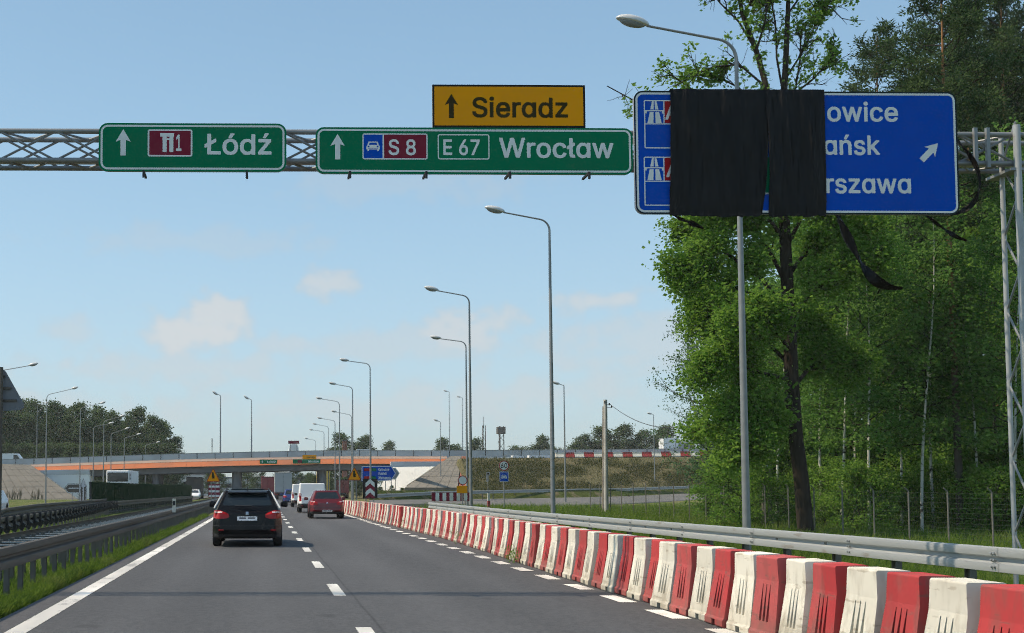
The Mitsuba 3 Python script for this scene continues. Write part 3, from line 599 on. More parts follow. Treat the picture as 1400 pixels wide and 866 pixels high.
# the pair of signs hung on the bridge repeats the gantry's
t = thing('bridge_sign', 'small distant green sign hung on the bridge fascia, left one', 'road sign'); YS = 199.25
b = Board(t, YS, 'm_green', px_rect(355, 628.6, 379, 634.6, YS)); b.text('Łódź', XP(365, YS), XP(377, YS), ZP(633.2, YS), 3.0 * YS / F, 'm_white'); b.add('arrow', up_arrow(358.5, 631.6, 2.4, 4, YS), 'm_white')
t = thing('bridge_sign', 'wider distant green sign hung on the bridge fascia, right one', 'road sign')
b = Board(t, YS, 'm_green', px_rect(400.5, 628.2, 438, 634.4, YS)); b.text('Wrocłɑw', XP(421, YS), XP(436, YS), ZP(632.8, YS), 3.0 * YS / F, 'm_white'); b.add('number_field', px_rect(407, 629.4, 413, 633.2, YS), 'm_maroon')
t = thing('bridge_sign', 'distant yellow sign above the wider green one on the bridge', 'road sign')
b = Board(t, YS, 'm_yellow', px_rect(413.5, 622.4, 432.5, 628, YS)); b.text('Sierɑdz', XP(419, YS), XP(431, YS), ZP(626.8, YS), 2.6 * YS / F, 'm_black_print')
for i in range(16):
    x0 = 760 + i * 13.2; c = 'white' if i % 2 == 0 else 'red'
    a, e = P(x0, 620, 199.0), P(x0 + 12.6, 620, 199.0); z = float(deck(a[0])) + .1; prof = [(-.3, 0), (-.3, .12), (-.1, .55), (-.1, .85), (.1, .85), (.1, .55), (.3, .12), (.3, 0)]
    v, f = sweep(prof, [(a[0], 199.4, z), (e[0], 199.4, z)]); f = np.vstack([np.vstack([f[:, [0, 1, 2]], f[:, [0, 2, 3]]]), [[0, k, k + 1] for k in range(1, 7)], [[8, 8 + k + 1, 8 + k] for k in range(1, 7)]])
    solo('road_barrier', (v, f), f'm_plastic_{c}', f'{c} barrier block on top of the brown embankment right of the bridge', 'barrier', f'{c} barrier blocks on the embankment')

# ------------------------------------------------------------------ street lamps
hs = trimesh.creation.icosphere(2, 1.0); hv = np.array(hs.vertices); hv[:, 2] = np.where(hv[:, 2] > 0, hv[:, 2] * .15, hv[:, 2] * .05); hv[:, 1] *= .17; hv[:, 0] *= .42
hv[:, 1] *= 1 - .35 * np.clip(hv[:, 0] / .42, 0, 1); HEAD = (hv, np.array(hs.faces))
gs = hv.copy(); gs[:, 2] = -np.abs(gs[:, 2]) * .9 - .008; gs[:, :2] *= .8; LENS = (gs, np.array(hs.faces))
def lamp(x, y, z0, ztop, dx, lift, label, group=None, k=1.0):
    t = thing('street_lamp', label, 'street lamp', group)
    s = 1 if dx > 0 else -1; L = abs(dx); r = .5 * min(1, L / 2)
    a = math.atan2(lift, L); pts = [(x, y, z0 - .4), (x, y, z0 + 3), (x, y, ztop - r)]; rad = [.098 * k, .085 * k, .046 * k]
    part('pole', MB().tube(pts, rad, 10), 'm_steel', t, 40)
    th = np.linspace(0, math.pi / 2 - a, 7); arc = [(x + s * r * (1 - math.cos(q)), y, ztop - r + r * math.sin(q)) for q in th]
    e = arc[-1]; tip = (x + dx, y, e[2] + (L - abs(e[0] - x)) * math.tan(a))
    part('arm', MB().tube(arc + [tip], np.linspace(.046, .030, len(arc) + 1) * k, 8), 'm_steel', t, 40)
    rt = T().translate([tip[0] + s * .34 * k, y, tip[2] + .05 + .3 * math.sin(a)]).rotate([0, 1, 0], -s * math.degrees(a) * 1.2).scale([-s * k, k, k])
    hd = part('lamp_head', {**HEADP, 'to_world': rt}, None, t)
    part('lens', {**LENSP, 'to_world': rt}, None, hd)
HEADP, LENSP = mikit.ply(HEAD, 'm_lamp_head', True), mikit.ply(LENS, 'm_lamp_glass', True)
def lamp_px(px, ptop, hx, hy, Y, label, z0=0, group=None, k=1.0):
    c, h = P(px, ptop, Y), P(hx, hy, Y)
    lamp(float(c[0]), Y, z0, float(c[2]), float(h[0] - c[0]), float(h[2] - c[2]), label, group, k)
for n, (a, lab) in enumerate([((1006, 54, 884, 31, 28.6), 'tall street lamp whose pole passes behind the blue sign, the nearest one'), ((751, 300, 688, 288, 47.6), 'tall street lamp right of the middle, second along the right guardrail'), ((641.5, 404, 598, 396, 66.8), 'tall street lamp at the start of the right guardrail, in front of a shorter one'),
        ((637, 467, 602, 462.5, 87), 'street lamp just left of and behind a taller one beside the slip road'), ((506, 497, 476, 493, 102), 'street lamp rising above the blue arrow sign'), ((482, 529, 459, 525, 125), 'street lamp by the right yellow triangle sign, next beyond the one over the arrow sign')]):
    lamp_px(*a, lab)
for i, (px, pt, hx, hy, Y) in enumerate(((464, 549, 440, 545, 146), (480.5, 567, 460, 563, 172), (458, 575, 440, 572, 187), (449, 583, 433, 580, 203), (443, 590, 428, 588, 222), (431, 602, 421, 600, 262))):
    lamp_px(px, pt, hx, hy, Y, ['first', 'second', 'third', 'fourth', 'fifth', 'last'][i] + ' of the thin lamps receding left of the blue arrow sign')
lamp_px(-6, 507, 40, 499, 100, 'street lamp arm reaching in from the left edge above the back of the arrow board')
lamp_px(64, 539, 98, 531, 134, 'street lamp nearest the left edge with its whole pole before the white wall'); lamp_px(110, 557, 137, 551, 157, 'second street lamp from the left, before the pale wall end')
for i, (px, pt, hx, hy, Y) in enumerate(((128, 583, 149, 579, 168), (142, 575, 164, 569, 178), (152, 592, 171, 586, 184), (170, 598, 187, 594, 194), (199, 608, 214, 605, 240), (219, 611, 230, 608.5, 262), (228, 613, 237, 611, 285))):
    lamp_px(px, pt, hx, hy, Y, ['first', 'second', 'third', 'fourth', 'fifth', 'sixth', 'last'][i] + ' from the left of the distant lamps before the dark wood')
lamp_px(51, 554, 62, 551, 232, 'thin street lamp behind the bridge approach in front of the dark wood', z0=4)
lamp_px(771, 527, 765, 525.5, 118, 'slim street lamp beside the slip road with a short arm'); lamp_px(602, 577, 599, 576, 190, 'short lamp standing before the paved slope of the bridge end')
lamp_px(614, 536, 611.5, 535.5, 230, 'thin lamp behind the bridge parapet, left of a similar one', z0=6); lamp_px(632, 544, 629.5, 543.5, 230, 'thin lamp behind the bridge parapet beside the taller foreground pole', z0=6)
lamp_px(893.5, 567, 891, 566.5, 186, 'thin lamp rising from the brown embankment left of the wood', z0=2)
lamp_px(301.5, 541, 298, 539, 212, 'left one of the two lamps standing on the bridge', z0=6, k=1.5); lamp_px(344, 547, 340.5, 545, 212, 'right one of the two lamps standing on the bridge', z0=6, k=1.4)

# ------------------------------------------------------------------ trees
def frame(n): 
    a = RNG.normal(size=(n, 3)); a /= np.linalg.norm(a, axis=1, keepdims=True); b = np.cross(a, RNG.normal(size=(n, 3))); b /= np.linalg.norm(b, axis=1, keepdims=True); return a, b
def leaves_at(c, size, aspect=.55, flat=.5):
    "one folded leaf (two triangles) at every point"
    n = len(c); a, b = frame(n); a[:, 2] *= flat; a /= np.linalg.norm(a, axis=1, keepdims=True); b -= a * (a * b).sum(1, keepdims=True); b /= np.linalg.norm(b, axis=1, keepdims=True)
    nn = np.cross(a, b); s = size * RNG.uniform(.6, 1.25, (n, 1))
    p0, p2 = c - a * s * .5, c + a * s * .5; m0 = c + b * s * aspect * .5 + nn * s * .10; m1 = c - b * s * aspect * .5 + nn * s * .10
    v = np.stack([p0, m0, p2, m1], 1).reshape(-1, 3); k = np.arange(n) * 4
    return v, np.concatenate([np.stack([k, k + 1, k + 2], -1), np.stack([k, k + 2, k + 3], -1)])
def limb(p, d, L, r, n=6, up=.15, wob=.12):
    pts = [np.array(p, float)]; d = np.array(d, float) / np.linalg.norm(d)
    for i in range(n):
        d = d + RNG.normal(0, wob, 3) + [0, 0, up / n]; d /= np.linalg.norm(d); pts.append(pts[-1] + d * L / n)
    return np.array(pts), np.linspace(r, max(r * .2, .008), n + 1)
def broadleaf(H, rx, z0, leafsize, per, nl, trunk_r=.16, lean=(0, 0), shape=None, cl=.45, sub=5, flat=.5):
    W, B, C = MB(), MB(), []
    t = np.linspace(0, 1, 9); tr = np.stack([lean[0] * t ** 1.3 + .25 * np.sin(t * 5 + RNG.uniform(0, 6)) * t, lean[1] * t + .2 * np.sin(t * 4 + RNG.uniform(0, 6)) * t, t * H * .96 - .4 * (1 - t)], -1)
    W.tube(tr, trunk_r * (1 - t * .9), 8)
    env = shape or (lambda u: np.sin(np.pi * np.clip(.12 + .86 * u, 0, 1)) ** .6)
    for i in range(nl):
        u = (i + RNG.uniform(.2, .8)) / nl; z = z0 + (H - z0) * u * .97; q = np.clip(z / (H * .96), 0, 1)
        base = np.array([np.interp(q, t, tr[:, k]) for k in range(3)]); az = i * 2.4 + RNG.uniform(-.4, .4); L = rx * env(u) * RNG.uniform(.72, 1.15) + .15
        pts, r = limb(base, (math.cos(az), math.sin(az), .15 + .8 * u), L, trunk_r * .42 * (1 - .6 * u), 5, .2); B.tube(pts, r, 5, False)
        for k in range(sub):
            f = RNG.uniform(.3, 1); b0 = pts[min(int(f * 5), 4)] * 1.0; d = (pts[-1] - pts[0]) / L + RNG.normal(0, .75, 3); l2 = L * RNG.uniform(.22, .5) + .2
            p2, r2 = limb(b0, d, l2, .018, 3, .05); B.tube(p2, r2, 3, False); C += [p2[2], p2[3]]
        C += [pts[-1], pts[-2], pts[3]]
    C = np.array(C); n = len(C); m = int(per)
    c = (C[:, None] + np.clip(RNG.normal(0, cl * .42, (n, m, 3)), -cl * .8, cl * .8) * [1, 1, .75]).reshape(-1, 3); c = c[RNG.uniform(size=len(c)) < np.repeat(RNG.uniform(.35, 1, n), m)]
    return W.out(), leaves_at(c, leafsize, flat=flat), B.out()
def pine(H, z0, rx, nb, per, trunk_r=.17, needle=.21):
    W, B, C = MB(), MB(), []; t = np.linspace(0, 1, 9); tr = np.stack([.3 * np.sin(t * 3 + RNG.uniform(0, 6)) * t, .3 * np.sin(t * 2.4 + 1) * t, t * H - .4 * (1 - t)], -1); W.tube(tr, trunk_r * (1 - t * .85), 9)
    for i in range(nb):
        u = (i + RNG.uniform()) / nb; z = z0 + (H - z0) * u; q = z / H; base = np.array([np.interp(q, t, tr[:, k]) for k in range(3)]); az = i * 2.4 + RNG.uniform(-.5, .5)
        L = rx * (1 - u ** 1.8) ** .7 * (.55 + .45 * min(1, u * 4)) * RNG.uniform(.6, 1.15) + .35
        pts, r = limb(base, (math.cos(az), math.sin(az), .12 + .55 * u), L, .055 * (1 - .5 * u), 5, .35, .14); B.tube(pts, r, 4, False)
        for k in range(max(3, int(L * 3.2))):
            f = RNG.uniform(.45, 1.0); b0 = pts[0] + 0; j = min(int(f * 5), 4); b0 = pts[j] + (pts[j + 1] - pts[j]) * RNG.uniform(); p2, r2 = limb(b0, (pts[-1] - pts[0]) / L + RNG.normal(0, .6, 3), .35 + L * .22 * RNG.uniform(.5, 1), .014, 2, .2); B.tube(p2, r2, 3, False); C += [p2[-1], p2[1]]
    C = np.array(C); n = len(C); c = (C[:, None] + RNG.normal(0, .19, (n, per, 3)) * [1, 1, .6]).reshape(-1, 3); N = len(c)
    d = c - np.repeat(C, per, 0) + RNG.normal(0, .10, (N, 3)) + [0, 0, .07]; d /= np.linalg.norm(d, axis=1, keepdims=True); s = np.cross(d, RNG.normal(size=(N, 3))); s /= np.linalg.norm(s, axis=1, keepdims=True)
    l = needle * RNG.uniform(.6, 1.2, (N, 1)); v = np.stack([c - s * .045, c + s * .045, c + d * l], 1).reshape(-1, 3); k = np.arange(N) * 3
    return W.out(), (v, np.stack([k, k + 1, k + 2], -1)), B.out()
def keep(wl, bark_, leaf_): return mikit.ply(wl[0], bark_, True), mikit.ply(wl[1], leaf_), (mikit.ply(wl[2], 'm_bark', True) if len(wl) > 2 else None)
V = {}
V['birch'] = [keep(broadleaf(H, 2.3, 4.0, .20, 34, 26, .075, lean, sub=3, cl=.70), 'm_birch', 'm_leaf_birch') for H, lean in ((13, (.8, .2)), (15, (-.9, .3)), (11.5, (.3, -.4)))]
V['bush'] = [keep(broadleaf(H, rx, .1, .17, 34, 20, .05, sub=5, cl=.5), 'm_bark', 'm_leaf_bush') for H, rx in ((3.6, 2.1), (2.6, 1.6))]
V['maple'] = [keep(broadleaf(H, rx, 1.6, .28, 58, 26, .14, sub=2, cl=.95), 'm_bark', mt) for H, rx, mt in ((15, 3.6, 'm_leaf_oak'), (18, 3.8, 'm_leaf_birch'))]
V['pine'] = []
V['aspen'] = [keep(broadleaf(14, 3.2, 2.5, .16, 22, 44, .12, (-.6, 0), sub=6, cl=.55, flat=1.6), 'm_bark', 'm_leaf_aspen')]
V['pine'] = [keep(pine(H, z0, rx, nb, 36), 'm_pine_bark', 'm_needle') for H, z0, rx, nb in ((27, 10, 4.0, 66), (24, 9, 3.8, 56), (25, 12.8, 2.5, 44))]
V['far'] = [keep(broadleaf(H, rx, 1.5, .55, 18, 30, .2, sub=5, cl=1.3), 'm_bark', 'm_leaf_far') for H, rx in ((17, 3.6), (14, 3.6))]
V['farpine'] = [keep(pine(18, 4, 3.4, 40, 12, needle=.7), 'm_bark', 'm_needle')]
TI = {}
def tree(kind, name, x, y, label, cat, s=1.0, group=None, z=None, sx=None, k=None):
    i = TI.get(kind, 0); TI[kind] = i + 1
    W, L, Bq = V[kind][i % len(V[kind]) if k is None else k]
    t = thing(name, label, cat, group); z = float(ground_h(np.array(float(x)), np.array(float(y)))) if z is None else z
    M = T().translate([float(x), float(y), z]).rotate([0, 0, 1], float(RNG.uniform(0, 360))).scale([sx or s, sx or s, s])
    part('trunk', {**W, 'to_world': M}, None, t); part('crown', {**L, 'to_world': M}, None, t)
    if Bq: part('branches', {**Bq, 'to_world': M}, None, t)
    return t
# the big oak beside the fence
def oak():
    W, C = MB(), []; Yo = 46.0
    g = lambda x, y, dy=0: P(x, y, Yo + dy)
    tr = [g(1103, 742), g(1101, 720), g(1096, 660), g(1088, 600), g(1083, 530), g(1080, 470), g(1077, 400), g(1073, 320), g(1069, 240), g(1070, 160), g(1074, 90), g(1077, 20), g(1080, -60)]
    W.tube(tr, [.36, .30, .275, .265, .26, .25, .23, .21, .18, .14, .11, .085, .05], 12)
    st = [g(1071, 260), g(1058, 190), g(1048, 120), g(1034, 70), g(1015, 20), g(1003, -50)]; W.tube(st, [.15, .13, .115, .10, .085, .05], 8)
    def grow(pts, r, nsub, dens, dead=.0, L2=1.3):
        pts = np.array(pts); W.tube(pts, np.linspace(r, .02, len(pts)), 6, False)
        for k in range(nsub):
            f = RNG.uniform(.22, 1) * (len(pts) - 1); i = min(int(f), len(pts) - 2); b0 = pts[i] + (pts[i + 1] - pts[i]) * (f - i); d = pts[i + 1] - pts[i]; d = d / np.linalg.norm(d) + RNG.normal(0, .65, 3)
            p2, r2 = limb(b0, d, L2 * RNG.uniform(.5, 1.2), .030, 4, .15, .2); W.tube(p2, r2, 4, False)
            for q in range(4):
                j = RNG.integers(1, 4); p3, r3 = limb(p2[j], (p2[-1] - p2[0]) + RNG.normal(0, .5, 3), (.55 if dens > .8 else .8) * RNG.uniform(.5, 1.3) * L2 / 1.3, .015, 3, .1, .25); W.tube(p3, r3, 3, False)
                if RNG.uniform() > dead: C.append((p3[-1], dens)); C.append((p3[1], dens))
            if RNG.uniform() > dead: C.append((p2[-1], dens))
    low = [((1082, 560), [(1060, 545, -.4), (1030, 545, -1), (990, 560, -1.2), (965, 585, -1.2)]), ((1081, 500), [(1050, 470, .5), (1010, 440, .8), (975, 430, 1), (948, 440, 1)]), ((1078, 430), [(1040, 380, -.5), (990, 345, -1), (955, 352, -1.3), (932, 372, -1.4)]),
           ((1076, 390), [(1050, 340, .5), (1010, 305, 1), (968, 302, 1.2), (942, 318, 1.2)]), ((1073, 330), [(1045, 290, -.6), (1000, 270, -1), (968, 290, -1)]), ((1084, 530), [(1110, 500, .8), (1140, 490, 1.2), (1165, 500, 1.5)]),
           ((1079, 440), [(1110, 400, -.4), (1150, 370, -.8), (1185, 360, -1)]), ((1076, 380), [(1105, 340, .8), (1140, 310, 1.4), (1180, 310, 1.6)]), ((1074, 340), [(1100, 290, -.6), (1140, 270, -1), (1170, 270, -1)]), ((1083, 540), [(1050, 560, -1.5), (1020, 590, -2), (1000, 630, -2.2)]),
           ((1080, 480), [(1060, 450, -1.6), (1040, 430, -2.6), (1010, 430, -3)]), ((1080, 470), [(1100, 440, 1.8), (1110, 430, 3)]), ((1086, 580), [(1060, 585, 1), (1035, 600, 1.6), (1010, 600, 2)]), ((1082, 520), [(1040, 510, -1), (990, 490, -1.6), (965, 500, -2)]), ((1077, 410), [(1020, 400, 1), (975, 390, 1.6), (955, 400, 1.8)])]
    for b, pts in low: grow([g(*b)] + [g(*q) for q in pts], .09, 22, 1.0, 0, 1.12)
    up = [((1069, 230), [(1030, 180, .3), (985, 150, .4), (940, 118, .4), (905, 95, .4)]), ((1069, 220), [(1000, 190, -.4), (930, 168, -.6), (880, 145, -.6), (830, 118, -.6)]), ((1055, 180), [(1010, 120, .5), (970, 100, .8), (935, 108, .9)]), ((1048, 120), [(1010, 88, 0), (975, 92, 0), (955, 100, 0)]),
          ((1034, 70), [(1010, 30, .3), (985, 5, .4), (965, -20, .4)]), ((1034, 70), [(1046, 30, -.4), (1052, -20, -.6)]), ((1073, 110), [(1098, 70, .4), (1112, 40, .6), (1130, 8, .6)]), ((1071, 150), [(1088, 120, .2), (1094, 80, .3), (1095, 40, .4)]), ((1071, 140), [(1110, 110, .6), (1135, 85, .8), (1142, 70, .8)]), ((1077, 20), [(1098, -10, .2), (1120, 2, .3), (1138, 12, .3)]),
          ((1015, 20), [(1030, 0, .3), (1036, -30, .3)]), ((1071, 130), [(1062, 80, .4), (1060, 30, .4), (1052, -10, .5)])]
    for b, pts in up: grow([g(*b)] + [g(*q) for q in pts], .045, 12, .55, .72, 1.0)
    for f in np.linspace(.05, 1, 40):          # leaf tufts along the two upper stems
        for s in (tr[7:], st):
            s = np.array(s); x = f * (len(s) - 1); i = min(int(x), len(s) - 2); C.append((s[i] + (s[i + 1] - s[i]) * (x - i) + RNG.normal(0, .12, 3), .5))
    cs = []
    for c, d in C:
        n = int((46 if d > .8 else 22) * RNG.uniform(.3, 1)); sg = .25 if d > .8 else .12; cs.append(np.array(c) + RNG.normal(0, sg, (n, 3)))
    return W.out(), leaves_at(np.vstack(cs), .185, .6, .5)
ow, ol = oak()
t = thing('oak_tree', 'big leaning tree with a dark trunk, leafy low and nearly bare above the blue sign', 'tree'); part('trunk', ow, 'm_bark', t, True); part('crown', ol, 'm_leaf_oak', t)
# the wood behind the fence
tree('aspen', 'aspen_tree', XP(965, 62), 62, 'grey green tree with hanging leaves at the left edge of the wood', 'tree', .84)
tree('aspen', 'aspen_tree', XP(1005, 68), 68, 'grey green tree half hidden behind the leftmost one of the wood', 'tree', .88)
OR = ['first', 'second', 'third', 'fourth', 'fifth', 'sixth', 'seventh', 'eighth', 'ninth', 'tenth']
for i, (px, Y, s, k) in enumerate(((1060, 58, .95, 1), (1122, 56, 1, 0), (1148, 51, .95, 0), (1166, 54, 1.0, 1), (1187, 50, .98, 0), (1230, 52, .9, 2), (1258, 50, .95, 1), (1275, 51.5, 1.02, 2), (1338, 50, .9, 2), (1385, 48.5, .95, 1))):
    tree('birch', 'birch_tree', XP(px, Y), Y, f'{OR[i]} young birch counted from the left along the front of the wood behind the fence', 'tree', s, k=k)
for px, Y, s in ((1030, 64, .8), (1075, 66, .95), (1120, 70, 1.05), (1165, 66, 1.05), (1210, 64, 1.0), (1250, 68, 1.1), (1295, 63, 1.0), (1340, 66, 1.1), (1380, 62, 1.1), (1420, 60, 1.1), (1050, 78, 1), (1140, 80, 1.15), (1230, 78, 1.15), (1310, 76, 1.15), (1390, 74, 1.2), (1095, 92, 1.2), (1190, 95, 1.25), (1280, 92, 1.3), (1370, 90, 1.3), (1450, 70, 1.1), (1360, 54, .8), (1410, 50, .85)):
    tree('maple', 'broadleaf_tree', XP(px, Y), Y, 'leafy green tree standing in the dense wood on the right', 'tree', s, 'broadleaf trees in the dense wood')
for px, Y, s, lab in ((1311, 50, 1.0, 'pine with an orange trunk seen below the right part of the blue sign'), (1214, 74, 1.115, 'pine whose lower pointed top shows above the blue sign, left of the taller pines'), (1335, 68, 1.22, 'tall pine rising out of the picture above the right end of the blue sign'), (1395, 64, 1.16, 'tall pine at the right edge above the gantry column'), (1228, 64, .72, 'slim pine with an orange trunk among the birches'), (1365, 84, 1.4, 'distant tall pine behind the right edge pines'), (1300, 88, 1.3, 'pine behind and between the tall pines on the right'), (1425, 78, 1.3, 'pine outside the right edge reaching in with its boughs'), (1176, 96, 1.12, 'pine at the back of the wood just left of the pointed one')):
    tree('pine', 'pine_tree', XP(px, Y), Y, lab, 'tree', s, k=0 if px in (1214, 1335, 1395, 1176) else 2 if px == 1311 else 1, sx=.86 * s if px in (1335, 1395) else None)
for px, Y, s in [(1012, 53, .8), (1040, 56, .7), (1062, 53, .55), (1128, 52, .5), (1152, 54, .75), (1176, 50, .95), (1205, 55, .6), (1238, 52, .8), (1262, 56, .7), (1296, 53, .55), (1322, 55, .8), (1352, 49, .9), (1378, 51, 1.0), (1402, 48, .9), (1430, 50, 1)] + [(x, 61 + (i * 5) % 4 * 3, .9 + .2 * (i % 3)) for i, x in enumerate(range(985, 1450, 33))]:
    if abs(px - 1100) < 16 and Y < 52: continue
    tree('bush', 'bush', XP(px, Y), Y, 'green bush growing among the trees behind the fence', 'bush', s, 'bushes behind the fence')
for i, px in enumerate(range(-40, 215, 9)):
    Y = 262 + (i * 5 % 4) * 7; top = np.interp(px, [-40, 60, 100, 200, 240], [554, 558, 566, 574, 606]) + RNG.uniform(-4, 6); h = ZP(top, Y, 200)
    kd = 'farpine' if i % 3 == 0 else 'far'; tree(kd, 'dark_tree', XP(px, Y), Y, 'dark tree of the wood beyond the bridge on the left', 'tree', h / (18 if kd == 'farpine' else 15.8), 'dark trees beyond the bridge', z=0)
for px, top in ((212, 583), (222, 588), (231, 598), (240, 606)):
    h = ZP(top, 290, 220); tree('far', 'dark_tree', XP(px, 290), 290, 'dark tree of the wood beyond the bridge on the left', 'tree', h / 15.8, 'dark trees beyond the bridge', z=0)
for i, px in enumerate(range(-36, 240, 7)):
    Y = 248; tree('far', 'dark_shrub', XP(px, Y), Y, 'dark undergrowth tree at the foot of the wood beyond the bridge', 'shrub', .62, 'undergrowth of the wood beyond the bridge', z=0)
for px, top, Y, lab in ((788, 600, 330, 0), (797, 603, 330, 0), (812, 597, 330, 0), (824, 593, 330, 0), (840, 597, 335, 0), (853, 591, 330, 0), (866, 595, 330, 0), (880, 598, 330, 0), (902, 590, 330, 0), (910, 592, 335, 0), (735, 601, 380, 0), (745, 604, 380, 0), (708, 605, 380, 0), (603, 607, 330, 0), (622, 603, 330, 0), (652, 608, 350, 0), (457, 607, 330, 0), (466, 601, 330, 0), (490, 600, 330, 0), (497, 604, 330, 0), (930, 598, 330, 0), (955, 596, 330, 0), (760, 607, 420, 0), (530, 611, 420, 0)):
    h = ZP(top, Y, px); tree('far', 'distant_tree', XP(px, Y), Y, 'round distant tree on the skyline beyond the overpass', 'tree', h / 15.8, 'distant trees on the skyline', z=0, sx=h / 15.8 * 1.15)
for px, Y, s in ((430, 250, .3), (448, 240, .28), (425, 265, .35), (470, 232, .22), (488, 228, .25), (352, 285, .4), (338, 300, .45), (285, 255, .3), (300, 270, .35), (405, 300, .4), (380, 310, .4), (505, 196, .12), (520, 192, .13), (535, 190, .12), (550, 188, .12)):
    tree('far', 'roadside_bush', XP(px, Y), Y, 'low bush seen under or beside the overpass', 'bush', s, 'bushes around the overpass', z=0, sx=s * 1.5)
# ------------------------------------------------------------------ grass
def grass(n, xf, yf, h0, h1, w, name, label, mat_='m_grass', dens=None):
    x = xf(n); y = yf(n, x); z = ground_h(x, y)
    if dens is not None: k = RNG.uniform(size=n) < dens(x, y); x, y, z = x[k], y[k], z[k]; n = len(x)
    hh = RNG.uniform(h0, h1, n) * (.55 + .9 * meshkit.fbm(np.stack([x * 1.2, y * 1.2, 0 * x], -1), 3, 2)); a = RNG.uniform(0, 6.28, n); l = RNG.normal(0, .32, (n, 2)) * hh[:, None]
    b = np.stack([x, y, z - .01], -1); d = np.stack([np.cos(a), np.sin(a), 0 * a], -1) * (w * RNG.uniform(.6, 1.4, n) * (1 + y / 60))[:, None]
    mid = b + np.stack([l[:, 0] * .35, l[:, 1] * .35, hh * .6], -1); tip = b + np.stack([l[:, 0], l[:, 1], hh], -1)
    v = np.stack([b - d, b + d, mid + d * .7, mid - d * .7, tip], 1).reshape(-1, 3); k = np.arange(n) * 5
    f = np.concatenate([np.stack([k, k + 1, k + 2], -1), np.stack([k, k + 2, k + 3], -1), np.stack([k + 3, k + 2, k + 4], -1)])
    solo(name, (v, f), mat_, label, 'grass', kind='stuff')
inv = lambda a, b: (lambda n, x=None: 1 / (1 / b + (1 / a - 1 / b) * RNG.uniform(0, 1, n)))       # denser near the camera
grass(60000, lambda n: -3.34 - np.abs(RNG.normal(0, .32, n)), inv(8, 75), .12, .30, .006, 'median_grass', 'strip of bright green grass under the median guardrail')
grass(26000, lambda n: RNG.uniform(-9.5, -3.6, n), inv(12, 70), .10, .26, .008, 'median_grass', 'grass between the median guardrails')
grass(60000, lambda n: RNG.uniform(6.15, 14, n), inv(11, 75), .08, .26, .006, 'verge_grass', 'short grass between the barrier blocks and the right guardrail', dens=lambda x, y: np.clip((meshkit.fbm(np.stack([x * .8, y * .8, 0 * x], -1), 3, 7) - .36) * 6, .05, 1))
grass(70000, lambda n: RNG.uniform(12, 38, n), inv(26, 100), .22, .60, .009, 'meadow_grass', 'tall grass on both sides of the wire fence')
def slope(n, x): return RNG.uniform(182, 195.5, n)
grass(42000, lambda n: RNG.uniform(32, 84, n), slope, .15, .62, .010, 'slope_grass', 'rough grass on the brown embankment right of the bridge', 'm_grass_dry', dens=lambda x, y: np.clip((meshkit.fbm(np.stack([x * .25, y * .3, 0 * x], -1), 3, 5) - .34) * 4.5, .06, 1) * np.clip((196 - y) / 4, .1, 1))
m = MB()
cs = np.array([(np.interp(y, line[:, 0], line[:, 1]) - .36 + RNG.normal(0, .05), y, RNG.uniform(.02, .34)) for y0, k in ((24.6, 26), (25.0, 12), (33, 6), (46, 6)) for y in RNG.normal(y0, .16, k)])
v, f = leaves_at(np.repeat(cs, 4, 0) + RNG.normal(0, .04, (len(cs) * 4, 3)), .07, .3, 1.5); v[:, 2] = np.maximum(v[:, 2], .006); m.add(v, f)
solo('weeds', m, 'm_leaf_bush', 'weeds sprouting at the foot of the barrier blocks', 'weeds', kind='stuff')

# ------------------------------------------------------------------ wire fence
fn = thing('wire_fence', 'tall wire mesh fence on thin posts between the guardrail and the wood', 'fence')
XF = 21.5; ys = [XF * (1.43 + .107 * k) for k in range(-1, 22)]
ztop = lambda y: 1.42 + .45 * sm(36, 68, np.array(float(y)))
for y in ys:
    z0 = float(ground_h(np.array(XF), np.array(y))); zt_ = float(ztop(y))
    part('post', MB().tube([(XF, y, z0 - .3), (XF, y, zt_)], .026, 8).tube([(XF, y, zt_), (XF - .12, y, zt_ + .12)], .02, 6), 'm_steel_post', fn)
for a, b in zip(ys[:-1], ys[1:]):
    m = MB(); za, zb_ = [float(ground_h(np.array(XF), np.array(q))) for q in (a, b)]; ta, tb = float(ztop(a)), float(ztop(b))
    for k in range(13):
        u = k / 12; m.tube([(XF - .03, a, za + (ta - .04 - za) * u), (XF - .03, b, zb_ + (tb - .04 - zb_) * u)], .0022, 3, False)
    for k in range(18):
        u = k / 18; q = a + (b - a) * u; m.tube([(XF - .03, q, za + (zb_ - za) * u), (XF - .03, q, ta + (tb - ta) * u - .04)], .0016, 3, False)
    part('mesh_bay', m, 'm_mesh_wire', fn)
# ------------------------------------------------------------------ wooden and concrete poles
t = thing('utility_pole', 'short utility pole with insulators and a wire, in front of the ramp', 'utility pole')
a = P(829, 708, 74); b = P(827.5, 547, 74)
part('pole', MB().tube([a - [0, 0, .3], b], [.145, .11], 10), 'm_pole_conc', t, 40); a2 = P(824.5, 706, 74.6); b2 = P(825, 556, 74.1)
part('strut', MB().tube([a2 - [0, 0, .3], b2], [.09, .07], 8), 'm_wood_pole', t, 40)
m = MB(); c = P(829.5, 554, 73.9)
for dz, dx in ((0, .16), (-.16, .30), (.12, -.12)): m.tube([c + [0, 0, dz], c + [dx, 0, dz + .02]], .018, 5).tube([c + [dx, 0, dz - .02], c + [dx, 0, dz + .12]], .04, 6)
part('insulators', m, 'm_trim', t)
tt = np.linspace(0, 1, 24); w0, w1 = P(834, 553, 74), P(962, 578, 60); w = w0 + (w1 - w0) * tt[:, None]; w[:, 2] -= .75 * 4 * tt * (1 - tt)
part('wire', MB().tube(w, .02, 4), 'm_wire', t)
